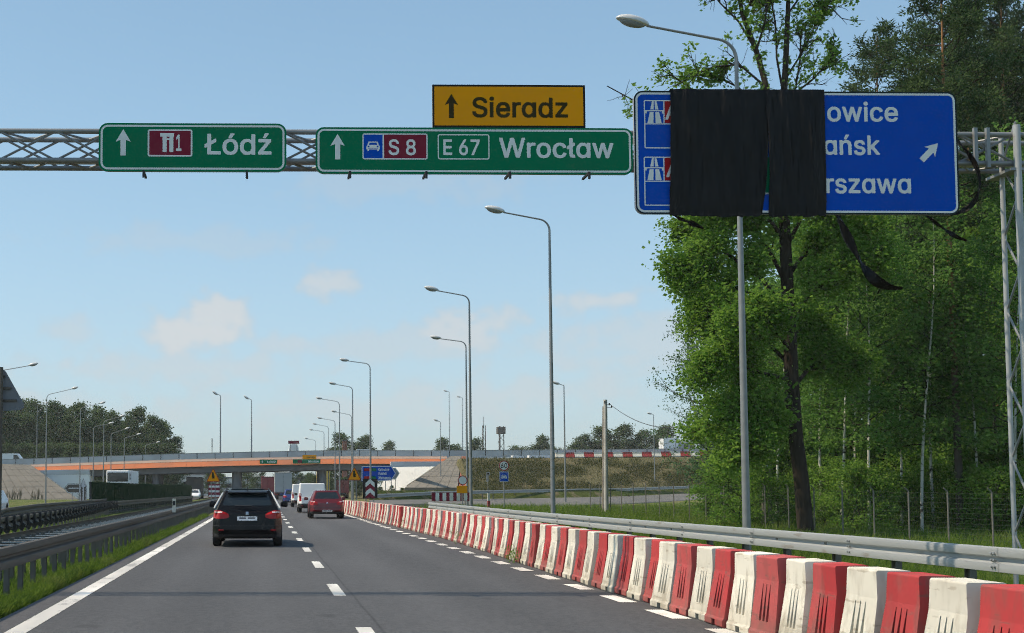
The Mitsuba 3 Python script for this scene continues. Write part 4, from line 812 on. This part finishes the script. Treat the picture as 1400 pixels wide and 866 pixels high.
t = thing('utility_pole', 'pair of slim leaning wooden poles standing before the wood behind the lamp', 'utility pole')
for (px, q, r) in ((1043, 1049, .085), (1053, 1051, .085)): part('pole', MB().tube([P(px, 718, 53), P(q, 530, 53)], [r, r * .8], 8), 'm_wood_pole', t, 40)
m = MB(); c = P(1048, 637, 52.9); m.box(c, (.34, .05, .09)); part('plate', m, 'm_white', t)

# ------------------------------------------------------------------ small roadside signs
def post_pair(b, xs, zs, y, r=.035, mat_='m_steel'):
    for x, (z0, z1) in zip(xs, zs): part('post', MB().tube([(x, y, z0), (x, y, z1)], r, 8), mat_, b.k, 40)
def tri_sign(px, py, Y, label):
    t = thing('warning_sign', label, 'road sign'); c = P(px, py, Y); k = Y / F
    tri = Polygon([(-9.5, -9), (9.5, -9), (0, 10)]).buffer(-1.5).buffer(1.5, 6); tri = affinity.translate(affinity.scale(tri, k, k, origin=(0, 0)), c[0], c[2])
    b = Board(t, Y, 'm_red', tri); b.add('field', tri.buffer(-.05), 'm_yellow')
    g = affinity.translate(affinity.scale(Polygon([(-1.8, -4.5), (1.9, -4.5), (1.9, -1), (.9, 1.5), (.9, 4), (-1.8, 4)]), k, k, origin=(0, 0)), c[0], c[2]); b.add('symbol', g, 'm_black_print', 2)
    post_pair(b, (c[0] - 2.6 * k, c[0] + 2.6 * k), [(-.3, c[2] + 5 * k)] * 2, Y + .10)
    return t
tri_sign(291.5, 650, 98, 'yellow triangular warning sign standing in the median left of the black car')
tri_sign(484.5, 648, 98, 'yellow triangular warning sign right of the red car')
t = thing('direction_sign', 'blue arrow shaped direction sign pointing right before the bridge', 'road sign'); Yb = 105.0; k = Yb / F
o = lambda x, y: (P(x, y, Yb)[0], P(x, y, Yb)[2])
full = Polygon([o(494, 637.5), o(535.5, 637), o(542, 647.5), o(535.5, 657.5), o(494, 658.5)]).buffer(-.05).buffer(.05, 4)
b = Board(t, Yb, 'm_blue', full); b.add('border', ring(full, .03, .09), 'm_white')
for i, (txt, xr) in enumerate((('Katowice', 532), ('Gdańsk', 529), ('Warszawa', 534))):
    zb_ = ZP(644.0 + 5.6 * i, Yb, 520); b.text(txt, XP(517, Yb), XP(xr, Yb), zb_, 3.6 * k, 'm_white')
b.add('number_field', px_rect(497.5, 640.5, 506, 644.5, Yb), 'm_red'); b.add('number_field', px_rect(507, 640.5, 514.5, 644.5, Yb), 'm_green'); b.add('number_field', px_rect(497.5, 651.5, 505, 655, Yb), 'm_red'); b.add('number_field', px_rect(506.5, 651.5, 514, 655, Yb), 'm_green')
post_pair(b, (XP(527, Yb), XP(535, Yb), XP(499, Yb)), [(-.3, ZP(642, Yb))] * 3, Yb + .1)
t = thing('direction_sign', 'pale tipped arrow board peeping out behind the blue arrow sign', 'road sign'); Yb2 = 106.5
tip = Polygon([(XP(537, Yb2), ZP(640, Yb2)), (XP(541, Yb2), ZP(640, Yb2)), (XP(546.5, Yb2), ZP(647.5, Yb2)), (XP(541, Yb2), ZP(656, Yb2)), (XP(537, Yb2), ZP(656, Yb2))]); b = Board(t, Yb2, 'm_alu', tip); b.add('border', ring(tip, 0, .06), 'm_white')
post_pair(b, (XP(540.5, Yb2),), [(-.3, ZP(645, Yb2))], Yb2 + .1)
t = thing('chevron_sign', 'dark board with red and white upward chevrons below the blue arrow sign', 'road sign'); Yc = 94.0; k = Yc / F
c = P(506, 668.5, Yc); full = sbox(c[0] - 10 * k, c[2] - 13.5 * k, c[0] + 10 * k, c[2] + 13.5 * k); b = Board(t, Yc, 'm_black', full)
for i in range(4):
    z = c[2] + (7.2 - 6.2 * i) * k; hw = 6.2 * k
    pl = Polygon([(c[0] - hw, z - 5.4 * k), (c[0], z), (c[0] + hw, z - 5.4 * k), (c[0] + hw, z + .8 * k), (c[0], z + 6.2 * k), (c[0] - hw, z + .8 * k)]).intersection(sbox(c[0] - hw, c[2] - 13.2 * k, c[0] + hw, c[2] + 13.2 * k))
    b.add('chevron', pl, 'm_white' if i % 2 == 0 else 'm_maroon', 1)
post_pair(b, (c[0] - 5 * k, c[0] + 5 * k), [(-.2, c[2])] * 2, Yc + .1)
def round_sign(b, cx, cy, r, Y):
    c = P(cx, cy, Y); k = Y / F; pl = Point(c[0], c[2]).buffer(r * k, 16); return pl
t = thing('closure_sign', 'round white sign with a red ring above a yellow plate at the rail end', 'road sign'); Yr = 75.0
pl = round_sign(None, 632.5, 657, 6.6, Yr); b = Board(t, Yr, 'm_red', pl); b.add('field', pl.buffer(-.055), 'm_white'); p2 = px_rect(624.5, 664.6, 639, 674.5, Yr, .02); b.put('plate', p2, 'm_yellow', 0, .01)
post_pair(b, (XP(632, Yr),), [(-.2, ZP(655, Yr))], Yr + .08)
t = thing('road_barrier', 'long red and white striped board below the round white sign', 'barrier'); Yr = 75.6
pl = px_rect(590, 673.5, 642, 685.5, Yr); b = Board(t, Yr, 'm_maroon', pl)
for i in range(5): b.add('stripe', px_rect(595.5 + i * 9.6, 674, 600.4 + i * 9.6, 685, Yr), 'm_white')
post_pair(b, (XP(594, Yr), XP(636, Yr)), [(-.1, ZP(676, Yr))] * 2, Yr + .1)
t = thing('speed_sign', 'round 60 speed limit sign above a square blue car sign', 'road sign'); Ys = 85.0
pl = round_sign(None, 689, 637, 6.9, Ys); b = Board(t, Ys, 'm_red', pl); b.add('field', pl.buffer(-.06), 'm_white'); b.text('60', XP(684.7, Ys), XP(693.5, Ys), ZP(640.2, Ys, 689), 6.4 * Ys / F, 'm_black', 'number', lvl=2)
p2 = px_rect(682.8, 645, 695.4, 659, Ys, .04); b.put('plate', p2, 'm_blue', 0, .01); b.add('plate_border', ring(p2, .02, .05), 'm_white', 4); b.add('car_symbol', car_front(689, 652.3, 8, Ys), 'm_white', 4)
post_pair(b, (XP(689, Ys),), [(-.3, ZP(640, Ys))], Ys + .08, .04)
t = thing('small_sign', 'small pale roadside sign low on the brown embankment', 'road sign'); Ye = 176.0
pl = px_rect(664.5, 645.5, 670, 650.5, Ye, .1).union(px_rect(664.5, 650, 668, 659, Ye)); b = Board(t, Ye, 'm_concrete', pl); b.add('mark', px_rect(665.3, 647, 668.6, 649.3, Ye), 'm_black'); post_pair(b, (XP(667, Ye),), [(.5, ZP(655, Ye))], Ye + .1)
def delineator(px, ptop, Y, label, z0=0.0):
    t = thing('delineator_post', label, 'marker post'); c = P(px, ptop, Y); x = float(c[0])
    part('post', MB().box((x, Y, (c[2] + z0) / 2), (.16, .14, c[2] - z0)), 'm_plastic_white', t); part('band', MB().box((x, Y, z0 + (c[2] - z0) * .30), (.175, .155, (c[2] - z0) * .58)), 'm_plastic_red', t); part('cap', MB().box((x, Y, c[2] + .01), (.12, .12, .03)), 'm_trim', t)
delineator(668, 674.5, 80, 'red and white marker post behind the right guardrail beside the speed sign')
t = thing('delineator_post', 'pale reflector post fixed on the median guardrail', 'marker post'); c = P(238, 682.5, 46); part('post', MB().box((c[0], 46, c[2] - .25), (.13, .10, .52)), 'm_plastic_white', t); part('reflector', MB().box((c[0], 45.94, c[2] - .16), (.09, .02, .16)), 'm_trim', t)
for i, (px, y0) in enumerate(((662, 684), (689, 686), (712, 685), (731, 685), (748, 685), (788, 683), (811, 682), (836, 681), (860, 681))):
    Yd = 121 + i * 1.2; c = P(px, y0 + 5.5, Yd); solo('verge_post', MB().tube([c - [0, 0, .4], c + [0, 0, .72]], .07, 6), 'm_trim', 'short dark post along the near edge of the slip road', 'post', 'dark posts along the slip road')
m = MB()
t = thing('striped_board', 'red and white striped barrier board below the left yellow triangle', 'barrier'); Yv = 104.0
pl = px_rect(285, 662, 300.5, 681, Yv); b = Board(t, Yv, 'm_maroon', pl)
for i in range(3): b.add('stripe', px_rect(285.5, 664.2 + i * 6.4, 300, 667 + i * 6.4, Yv), 'm_white')
post_pair(b, (XP(289, Yv), XP(297, Yv)), [(-.1, ZP(664, Yv))] * 2, Yv + .1)
# signs seen from behind on the left
t = thing('direction_sign', 'big dark back of an arrow board cut by the left edge', 'road sign'); Yl = 33.0
pl = Polygon([(XP(x, Yl), ZP(y, Yl, 10)) for x, y in ((-70, 504), (0, 504), (6, 508), (31.5, 552), (31.5, 558), (26, 561), (-70, 567))]); b = Board(t, Yl, 'm_girder', pl, .04, 'm_steel_dull')
for i, y in enumerate((515, 531, 548)): part('batten', MB().box((XP(-20, Yl), Yl - .03, ZP(y, Yl, 0)), (XP(6 + i * 8, Yl) - XP(-46 - i * 8, Yl), .04, .06)), 'm_steel_dull', t)
part('post', MB().tube([(XP(1.2, Yl), Yl - .12, -.2), (XP(1.2, Yl), Yl - .12, ZP(503, Yl, 0))], .055, 10), 'm_steel_dull', t, 40)
t = thing('direction_sign', 'grey arrow board pointing left before the left abutment wall', 'road sign'); Yl = 120.0; o = lambda x, y: (XP(x, Yl), ZP(y, Yl, 100))
pl = Polygon([o(87.5, 668.3), o(93, 661.5), o(110, 661.5), o(110, 674.5), o(93, 674.5)]); b = Board(t, Yl, 'm_steel_dull', pl); b.add('border', ring(pl, .03, .10), 'm_concrete_pale'); b.add('line', px_rect(94, 667.3, 107.5, 668.6, Yl), 'm_concrete_pale'); post_pair(b, (XP(99, Yl), XP(107, Yl)), [(-.2, ZP(670, Yl))] * 2, Yl + .1)
t = thing('direction_sign', 'tall narrow grey board with a pointed top beside the grey arrow board', 'road sign'); Yl = 121.0
pl = Polygon([o(109.5, 665), o(114, 654.5), o(119, 665), o(119, 690), o(109.5, 690)]); b = Board(t, Yl, 'm_steel_dull', pl); b.add('border', ring(pl, .03, .10), 'm_concrete_pale'); b.add('arrow', Polygon([o(114.2, 657.5), o(117, 666), o(115.2, 666), o(115.2, 686), o(113.2, 686), o(113.2, 666), o(111.4, 666)]), 'm_concrete_pale'); post_pair(b, (XP(114, Yl),), [(-.2, ZP(688, Yl))], Yl + .1)

# ------------------------------------------------------------------ green screen in the median
t = thing('green_screen', 'long dark green screen wall standing between the two carriageways', 'screen wall')
ps = polypath([(*P(123.5, 702, 77)[:2], 0), (*P(190, 694, 102)[:2], 0), (*P(262, 686, 150)[:2], 0)], 2.5)
for a, b in zip(ps[:-1], ps[1:]):
    d = (b - a)[:2]; L = np.hypot(*d); c = (a + b) / 2; ang = math.atan2(d[1], d[0])
    mm = trimesh.creation.box((L - .03, .16, 2.0)); mm = mm.subdivide().subdivide().subdivide(); v = np.array(mm.vertices); v[:, 1] += (meshkit.fbm(np.stack([v[:, 0] * 2 + a[1], v[:, 2] * 2, v[:, 1] * 0], -1), 3, 3) - .5) * .10 * np.sign(v[:, 1]); v[:, 2] += (v[:, 2] > .9) * (meshkit.noise(np.stack([v[:, 0] * 5 + a[1], v[:, 1] * 0, v[:, 1] * 0], -1)) - .5) * .06
    v = rot(v, rz=ang) + [c[0], c[1], .98]; part('screen_panel', (v, np.array(mm.faces)), 'm_screen', t)
for a in ps: part('post', MB().box((a[0], a[1], .98), (.12, .12, 2.02)), 'm_trim', t)

# ------------------------------------------------------------------ vehicles
def car(name, label, cat, x, y, w, L, H, belt, paint, kind='hatch', rz=0.0, z=0.0, lights=None, detail=True, group=None):
    t = thing(name, label, cat, group); r = .07; h = w / 2 - r; M = lambda v: rot(v, rz=rz) + [x, y, z]
    put = lambda nm, man, mt, par=None, sm_=35: part(nm, (M(mesh_of(man)[0]), mesh_of(man)[1]), mt, par or t, sm_)
    van = kind == 'van'; gl = .34 if van else .265 if kind == 'wagon' else .30
    def body(rr):
        p = []
        for s in (-1, 1):
            p += [(s * .84 * h, .16, gl + .06), (s * .95 * h, .55, gl + .02), (s * .95 * h, L - .6, gl), (s * .74 * h, L - .12, gl + .06), (s * .80 * h, .07, .46), (s * .97 * h, .42, .55), (s * h, .95, .70), (s * h, L - 1.2, .68), (s * .74 * h, L - .07, .50),
                  (s * .80 * h, .10, belt - .16), (s * .93 * h, .42, belt - .09), (s * .96 * h, L * .60, belt - .10), (s * .84 * h, L - .75, belt - .22), (s * .6 * h, L - .2, belt - .33)]
        return hull(p, rr, 16)
    sl = {'wagon': .36, 'hatch': .45, 'van': .12}[kind]; tb, tt_ = (.90, .66) if not van else (.95, .86); y0 = .20 if not van else .14
    cab = {'bl': lambda s: np.array((s * tb * h, y0, belt - .10)), 'tl': lambda s: np.array((s * tt_ * h, y0 + sl, H - r)), 'tf': lambda s: np.array((s * (tt_ - .02) * h, L * .50, H - r - .03)), 'bf': lambda s: np.array((s * .92 * h, L * .72, belt - .12)), 'tm': lambda s: np.array((s * (tt_ + .03) * h, L * .32, H - r + .02))}
    def cabin(rr): return hull([cab[k](s) for k in cab for s in (-1, 1)], rr, 16)
    wy = (.92, L - .92); wr = .325 if not van else .34
    arch = lambda yy: m3.Manifold.cylinder(w + .4, wr + .05, wr + .05, 28, True).rotate([0, 90, 0]).translate([0, yy, wr])
    shell = body(r) + cabin(r)
    for yy in wy: shell = shell - (arch(yy) - m3.Manifold.cube([2 * h - .42, 2, 2], True).translate([0, yy, wr]))
    put('body', shell, paint)
    for s in (-1, 1):
        for yy in wy:
            wh = m3.Manifold.revolve(m3.CrossSection([[(wr * .6, -.11), (wr - .03, -.115), (wr, -.08), (wr, .08), (wr - .03, .115), (wr * .6, .11)]]), 28).rotate([0, 90, 0]).translate([s * (h - .05), yy, wr]); k = put('wheel', wh, 'm_tyre')
            put('rim', m3.Manifold.cylinder(.16, wr * .62, wr * .62, 20, True).rotate([0, 90, 0]).translate([s * (h - .06), yy, wr]), 'm_rim', k)
    put('underside', m3.Manifold.cube([2 * h - .5, L - 1.0, .2], True).translate([0, L / 2, gl + .04]), 'm_trim')
    def pane(nm, c4, inset, mt='m_glass_dark', off=.004, thick=.012):
        c = np.array(c4, float); g = lambda u, v_: (c[0] * (1 - u) + c[1] * u) * (1 - v_) + (c[3] * (1 - u) + c[2] * u) * v_
        n = np.cross(c[1] - c[0], c[3] - c[0]); n /= np.linalg.norm(n); cen = np.array([0, L / 2, H * .6]); n *= np.sign(n @ (c.mean(0) - cen)); u0, u1, v0, v1 = inset
        q = [];  e = .05
        for (a, b) in ((u0 + e, v0), (u1 - e, v0), (u1, v0 + e), (u1, v1 - e * 1.6), (u1 - e, v1), (u0 + e, v1), (u0, v1 - e * 1.6), (u0, v0 + e)): q.append(g(a, b) + n * (r + off))
        q = np.array(q); put(nm, m3.Manifold.hull_points(np.vstack([q, q - n * thick])), mt, None, False)
    if not van or cat == 'car': pane('rear_window', [cab['bl'](-1), cab['bl'](1), cab['tl'](1), cab['tl'](-1)], (.045, .955, .24 if kind != 'van' else .3, .90))
    for s in (-1, 1):
        q = [cab['bl'](s), cab['bf'](s), cab['tf'](s), cab['tl'](s)]
        if van: pane('side_window', q, (.62, .90, .30, .86))
        else: pane('side_window', q, (.06, .30, .26, .88)); pane('side_window', q, (.32, .60, .26, .90)); pane('side_window', q, (.62, .90, .26, .90))
    pane('windscreen', [cab['bf'](-1), cab['bf'](1), cab['tf'](1), cab['tf'](-1)], (.06, .94, .2, .93))
    reg = lambda rr, x0, x1, z0, z1, y1=.55: (body(rr) + cabin(rr)) ^ m3.Manifold.cube([abs(x1 - x0), 3, z1 - z0], False).translate([min(x0, x1), y1 - 3, z0])
    lz0, lz1, lin = lights or (.70, .93, .46); 
    for s in (-1, 1):
        xa, xb = s * lin * w / 2 * 1.0, s * w
        rg = reg(r + .010, xa if not van else s * .80 * w / 2, xb, lz0, lz1, .46 if not van else .34)
        if not van: rg = rg ^ hull([(s * px_, yy, pz_) for yy in (-1, 1) for px_, pz_ in ((lin * w / 2 + .02, lz0 + .05), (lin * w / 2 + .08, lz0 + .02), (w * .41, lz0 + .01), (w * .6, lz0 + .06), (w * .6, lz1 - .02), (w * .38, lz1 - .02), (lin * w / 2 + .10, lz1 - .07), (lin * w / 2 + .02, lz1 - .12))], .015, 8)
        k = put('tail_light', rg, 'm_lamp_red', None, 25)
        put('light_strip', reg(r + .014, s * .70 * w / 2 if not van else s * .84 * w / 2, s * w * .46, lz1 - (lz1 - lz0) * .30, lz1 - .035, .30), 'm_lamp_clear', k, 25)
    pz = .40 if kind == 'hatch' else .80 if kind == 'wagon' else .62
    if kind == 'wagon': pz = .745
    put('number_plate', reg(r + .016, -.26, .26, pz - .055, pz + .055, .12), 'm_plate', None, False)
    if detail:
        put('plate_print', reg(r + .018, -.20, -.03, pz - .012, pz + .034, .12) + reg(r + .018, .02, .21, pz - .008, pz + .034, .12), 'm_girder', None, False)
        bz = gl + .29 if not van else .58
        put('bumper_seam', reg(r + .004, -w, w, bz - .008, bz + .010, .5), 'm_trim', None, 25)
        put('lower_bumper', reg(r + .006, -w, w, gl - .1, gl + (.07 if not van else .24), .6), 'm_trim', None, 25)
        put('badge', reg(r + .014, -.035, .035, belt - .17, belt - .10, .3), 'm_chrome', None, False)
        for s in (-1, 1):
            put('reflector', reg(r + .010, s * .66 * w / 2, s * .80 * w / 2, .43, .47, .4), 'm_lamp_red', None, False)
            mm = hull([(s * (w / 2 + .02), L * .66, belt + .02), (s * (w / 2 + .16), L * .66 + .02, belt + .01), (s * (w / 2 + .16), L * .66 + .02, belt + .12), (s * (w / 2 + .02), L * .66, belt + .10)], .035, 8); put('door_mirror', mm, paint if kind != 'van' else 'm_trim', None, 30)
    if kind == 'wagon':
        for s in (-1, 1): part('roof_rail', MB().tube([M(np.array([q]))[0] for q in ((s * .60 * w / 2, .75, H + .005), (s * .62 * w / 2, .85, H + .045), (s * .62 * w / 2, 2.4, H + .05), (s * .6 * w / 2, 2.5, H))], .018, 6), 'm_trim', t)
        put('roof_spoiler', hull([(s * .58 * h, yy, H - zz) for s in (-1, 1) for yy, zz in ((.36, .06), (.75, .012))], .02, 8), paint, None, 30)
        put('sunroof', hull([(s * .50 * h, yy, H + zz) for s in (-1, 1) for yy, zz in ((1.1, .03), (1.9, .028))], .02, 8), 'm_glass_dark', None, 30)
        put('aerial', hull([(0, .62, H + .01), (0, .80, H + .0), (0, .60, H + .07)], .012, 8), 'm_trim', None, 30)
        put('wiper', hull([(-.30, .18, belt + .055), (.12, .17, belt + .045)], .012, 8).translate([0, -.03, .0]), 'm_trim', None, 30)
        for s in (-1, 1): put('pillar_sheen', hull([np.array(cab['bl'](s)) + [s * (r + .016), .02, .10], np.array(cab['tl'](s)) + [s * (r + .012), -.03, .0]], .024, 8), 'm_lamp_head', None, 30)  # pale strips standing in for the sky reflected along the black pillars
    return t
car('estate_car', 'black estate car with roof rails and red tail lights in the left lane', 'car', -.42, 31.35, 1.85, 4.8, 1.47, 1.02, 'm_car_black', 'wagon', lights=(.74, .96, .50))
car('hatchback_car', 'dark red hatchback in the right lane beside the barrier blocks', 'car', 3.27, 61.6, 1.80, 4.0, 1.43, .95, 'm_car_red', 'hatch', lights=(.70, .92, .52))
car('delivery_van', 'small white van with blank rear doors just beyond the red hatchback', 'van', 3.18, 77.6, 1.83, 4.2, 1.90, 1.12, 'm_car_white', 'van', lights=(.75, 1.25, .8))
car('delivery_van', 'white van partly hidden ahead of the other small white van', 'van', 3.30, 102, 1.80, 4.3, 1.95, 1.12, 'm_car_white', 'van', lights=(.75, 1.25, .8))
car('hatchback_car', 'dark blue car ahead of the white vans', 'car', 2.75, 116, 1.75, 4.1, 1.50, .95, 'm_car_blue', 'hatch', lights=(.72, .95, .55))
car('saloon_car', 'white oncoming car beyond the end of the green screen', 'car', -10.5, 188, 1.78, 4.3, 1.45, .92, 'm_car_white', 'hatch', rz=math.pi, detail=False)
car('saloon_car', 'pale car cut by the left edge on the opposite carriageway', 'car', -16.35, 74, 1.8, 4.3, 1.45, .92, 'm_car_white', 'hatch', rz=math.pi, detail=False)
def truck(label, x, y, w, h, boxmat, cabmat, facing='away', z=0.0, L=7.0, clear=1.05, rz=None, rear=None, ct=2.7):
    "a lorry with a cargo box; local y runs forwards"
    t = thing('lorry', label, 'lorry'); a = (0 if facing == 'away' else math.pi) if rz is None else rz; M = lambda v: rot(v, rz=a) + [x, y, z]
    def bx(nm, c, s, mt, par=None, b=.05):
        man = hull([(c[0] + i * (s[0] / 2 - b), c[1] + j * (s[1] / 2 - b), c[2] + k * (s[2] / 2 - b)) for i in (-1, 1) for j in (-1, 1) for k in (-1, 1)], b, 8); v, f = mesh_of(man); return part(nm, (M(v), f), mt, par or t, 30)
    cb = bx('cargo_box', (0, L / 2, clear + (h - clear) / 2), (w, L, h - clear), boxmat)
    for s in (-1, 1): bx('rear_door', (s * w / 4, -.012, clear + (h - clear) / 2), (w / 2 - .10, .03, h - clear - .24), rear or boxmat, cb, .01)
    bx('door_seam', (0, -.02, clear + (h - clear) / 2), (.03, .03, h - clear - .24), 'm_trim', cb, .01)
    bx('top_band', (0, -.02, h - .10), (w - .06, .04, .12), 'm_truck_dark', cb, .01)
    bx('chassis', (0, L / 2 + .6, .80), (w * .45, L + 1, .3), 'm_trim'); bx('bumper_bar', (0, .12, .58), (w - .2, .10, .14), 'm_trim')
    for s in (-1, 1): bx('rear_lamp', (s * (w / 2 - .32), .05, .74), (.32, .06, .13), 'm_lamp_red', None, .02)
    cab = bx('cab', (0, L + 1.05, .4 + (ct - .4) / 2), (w - .1, 1.9, ct - .4), cabmat, None, .15); bx('windscreen', (0, L + 2.0, ct - .72), (w - .35, .06, .95), 'm_glass_dark', cab, .02); bx('grille', (0, L + 2.0, 1.05), (w - .6, .06, .5), 'm_trim', cab, .02)
    for s in (-1, 1):
        bx('side_window', (s * (w / 2 - .06), L + 1.3, ct - .65), (.06, .8, .7), 'm_glass_dark', cab, .02); bx('headlight', (s * (w / 2 - .4), L + 2.0, .75), (.35, .06, .2), 'm_lamp_clear', cab, .02)
        for yy in (1.2, 2.4, L + .7):
            wh = m3.Manifold.cylinder(.55, .48, .48, 24, True).rotate([0, 90, 0]).translate([s * (w / 2 - .32), yy, .48]); v, f = mesh_of(wh); k = part('wheel', (M(v), f), 'm_tyre', t, 35)
            v, f = mesh_of(m3.Manifold.cylinder(.05, .26, .26, 16, True).rotate([0, 90, 0]).translate([s * (w / 2 - .03), yy, .48])); part('rim', (M(v), f), 'm_rim', k, 35)
    return t
truck('grey box lorry seen from behind under the bridge in the right lane', 2.95, 178, 2.55, 4.05, 'm_truck_grey', 'm_truck_red')
truck('lorry with a red box side beyond the bridge pier, left of the grey one', .85, 226, 2.5, 3.9, 'm_truck_red', 'm_car_white')
truck('white lorry facing the driver behind the green screen', -15.2, 126 + 9, 2.5, 3.5, 'm_car_white', 'm_car_white', 'toward', ct=3.5)
truck('dark box lorry on the opposite carriageway under the bridge', -11.8, 205, 2.6, 3.6, 'm_truck_dark', 'm_truck_grey')
truck('yellow lorry standing beyond the bridge on the right', 11.6, 232, 2.4, 5.2, 'm_truck_yellow', 'm_truck_dark', L=4)
truck('small red lorry beyond the bridge behind the lamp row', 13.6, 205, 2.0, 3.2, 'm_truck_red', 'm_truck_red', L=4, clear=.9)
xq = P(904, 610, 207)[0]; truck('white box lorry on top of the brown embankment at the edge of the wood', float(xq), 207.0, 2.5, 3.35, 'm_car_white', 'm_truck_grey', z=float(deck(xq)) + .12, L=2.6, rz=-math.pi / 2)
# vans on the bridge, side on
def side_van(px, Y, s, label, flip=1):
    x = float(P(px, 625, Y)[0]); t = thing('delivery_van', label, 'van'); z = float(deck(x)) + .12; M = lambda v: np.asarray(v) * [flip * s, 1, s] + [x, Y, z]
    pr = Polygon([(0, .35), (.02, 2.2), (.2, 2.45), (3.6, 2.45), (4.3, 1.6), (5.2, 1.25), (5.35, .8), (5.3, .35)]).buffer(-.06).buffer(.06, 4)
    e = extrude(pr, 1.9); part('body', (M(np.stack([e.vertices[:, 0], e.vertices[:, 2] - .95, e.vertices[:, 1]], -1)), np.array(e.faces)), 'm_car_white', t)
    e = extrude(Polygon([(3.0, 1.5), (3.0, 2.2), (3.55, 2.2), (4.1, 1.5)]), 1.94); part('side_window', (M(np.stack([e.vertices[:, 0], e.vertices[:, 2] - .97, e.vertices[:, 1]], -1)), np.array(e.faces)), 'm_glass_dark', t)
    e = extrude(Polygon([(0.05, .3), (0.05, .42), (5.3, .42), (5.3, .3)]), 1.93); part('sill', (M(np.stack([e.vertices[:, 0], e.vertices[:, 2] - .965, e.vertices[:, 1]], -1)), np.array(e.faces)), 'm_trim', t)
    for xx in (.95, 4.4):
        c = trimesh.creation.cylinder(.34, 2.0, sections=20); part('wheel', (M(rot(np.array(c.vertices), rx=math.pi / 2) + [xx, 0, .34]), np.array(c.faces)), 'm_tyre', t, 35)
side_van(-4, 202.5, .98, 'white van on the bridge approach at the left edge')
side_van(487, 204.5, .66, 'white van on the bridge above the blue arrow sign')
for px, s in ((722, .52), (738, .5), (700, .45)): side_van(px, 208, s * .8, f'small white vehicle on the embankment road near {"the left of" if px < 710 else "the middle of" if px < 730 else "the right of"} the far skyline trees')
# ------------------------------------------------------------------ skyline pieces
def lattice(px, ptop, Y, w, label, legs=3, boxtop=False):
    t = thing('mast', label, 'mast'); x = float(P(px, 600, Y)[0]); z = ZP(ptop, Y, px); m = MB()
    for k in range(legs): a = k * 6.283 / legs; m.tube([(x + w * math.cos(a), Y + w * math.sin(a), 0), (x + w * .8 * math.cos(a), Y + w * .8 * math.sin(a), z)], .16, 5)
    part('legs', m, 'm_steel_dull', t); m = MB(); zz = 0
    while zz < z - 3: m.tube([(x - w, Y, zz), (x + w, Y, zz + 3)], .07, 4).tube([(x + w, Y, zz), (x - w, Y, zz + 3)], .07, 4); zz += 3
    part('bracing', m, 'm_steel_dull', t)
    if boxtop: part('top_box', MB().box((x, Y, z - 1.5), (2.4 * w, 2.4 * w, 2.4)), 'm_steel_dull', t)
    else: part('antenna', MB().tube([(x, Y, z - 1), (x, Y, z + 3)], .1, 5), 'm_steel_dull', t)
lattice(661.5, 582, 420, .7, 'thin lattice mast on the skyline left of the speed sign'); lattice(685, 583, 420, 1.15, 'mast with three legs and a box on top on the skyline above the speed sign', 3, True)
t = thing('roof_sign', 'red lettered sign on a pale roof beyond the bridge', 'roof sign'); Y = 320.0; pl = px_rect(394, 603, 409, 607.2, Y); b = Board(t, Y, 'm_maroon', pl); post_pair(b, (XP(397, Y), XP(406, Y)), [(0, ZP(605, Y))] * 2, Y + .1, .1)
t = thing('building', 'pale building with a low curved roof beyond the bridge', 'building'); c = P(402, 612, 322)
part('wall', MB().box((c[0], 326, ZP(613, 322) / 2), (2.6, 4, ZP(613, 322))), 'm_wall_white', t); part('roof', MB().tube([(c[0], 324, ZP(613, 322)), (c[0], 328, ZP(613, 322))], 1.25, 16), 'm_wall_white', t, 40)
t = thing('chimney', 'square red brick chimney among the trees beyond the bridge', 'chimney'); c = P(471.5, 603, 318); part('shaft', MB().box((c[0], 318, c[2] / 2), (1.1, 1.1, c[2])), 'm_brick', t); part('cap', MB().box((c[0], 318, c[2] + .1), (1.4, 1.4, .35)), 'm_truck_dark', t)
t = thing('pole', 'short dark pole beyond the bridge left of the two bridge lamps', 'pole'); c = P(290, 600, 230); part('pole', MB().tube([(c[0], 230, 0), (c[0], 230, c[2])], .06, 6), 'm_trim', t); part('flag', MB().box((c[0], 230, c[2] - .8), (.16, .16, 1.7)), 'm_trim', t)
for i, (px, w_, h_, Y, mt) in enumerate(((270, 9, 5.2, 300, 'm_wall_white'), (330, 12, 4.6, 330, 'm_concrete_pale'), (418, 14, 5.0, 330, 'm_slab'), (386, 9, 4.0, 300, 'm_concrete_pale'))):
    c = P(px, 650, Y); t = thing('building', ['white low building seen under the bridge left of the pier', 'pale building seen under the bridge just right of the pier', 'beige building beyond the vans under the bridge', 'pale shed seen over the grey lorry under the bridge'][i], 'building')
    part('wall', MB().box((c[0], Y + 3, h_ / 2), (w_, 6, h_)), mt, t); part('roof', MB().box((c[0], Y + 3, h_ + .15), (w_ + .5, 6.5, .3)), 'm_girder', t)
    for j in range(3): part('window', MB().box((c[0] + (j - 1) * w_ * .3, Y - .02, h_ * .55), (w_ * .16, .06, 1.2)), 'm_glass_dark', t)
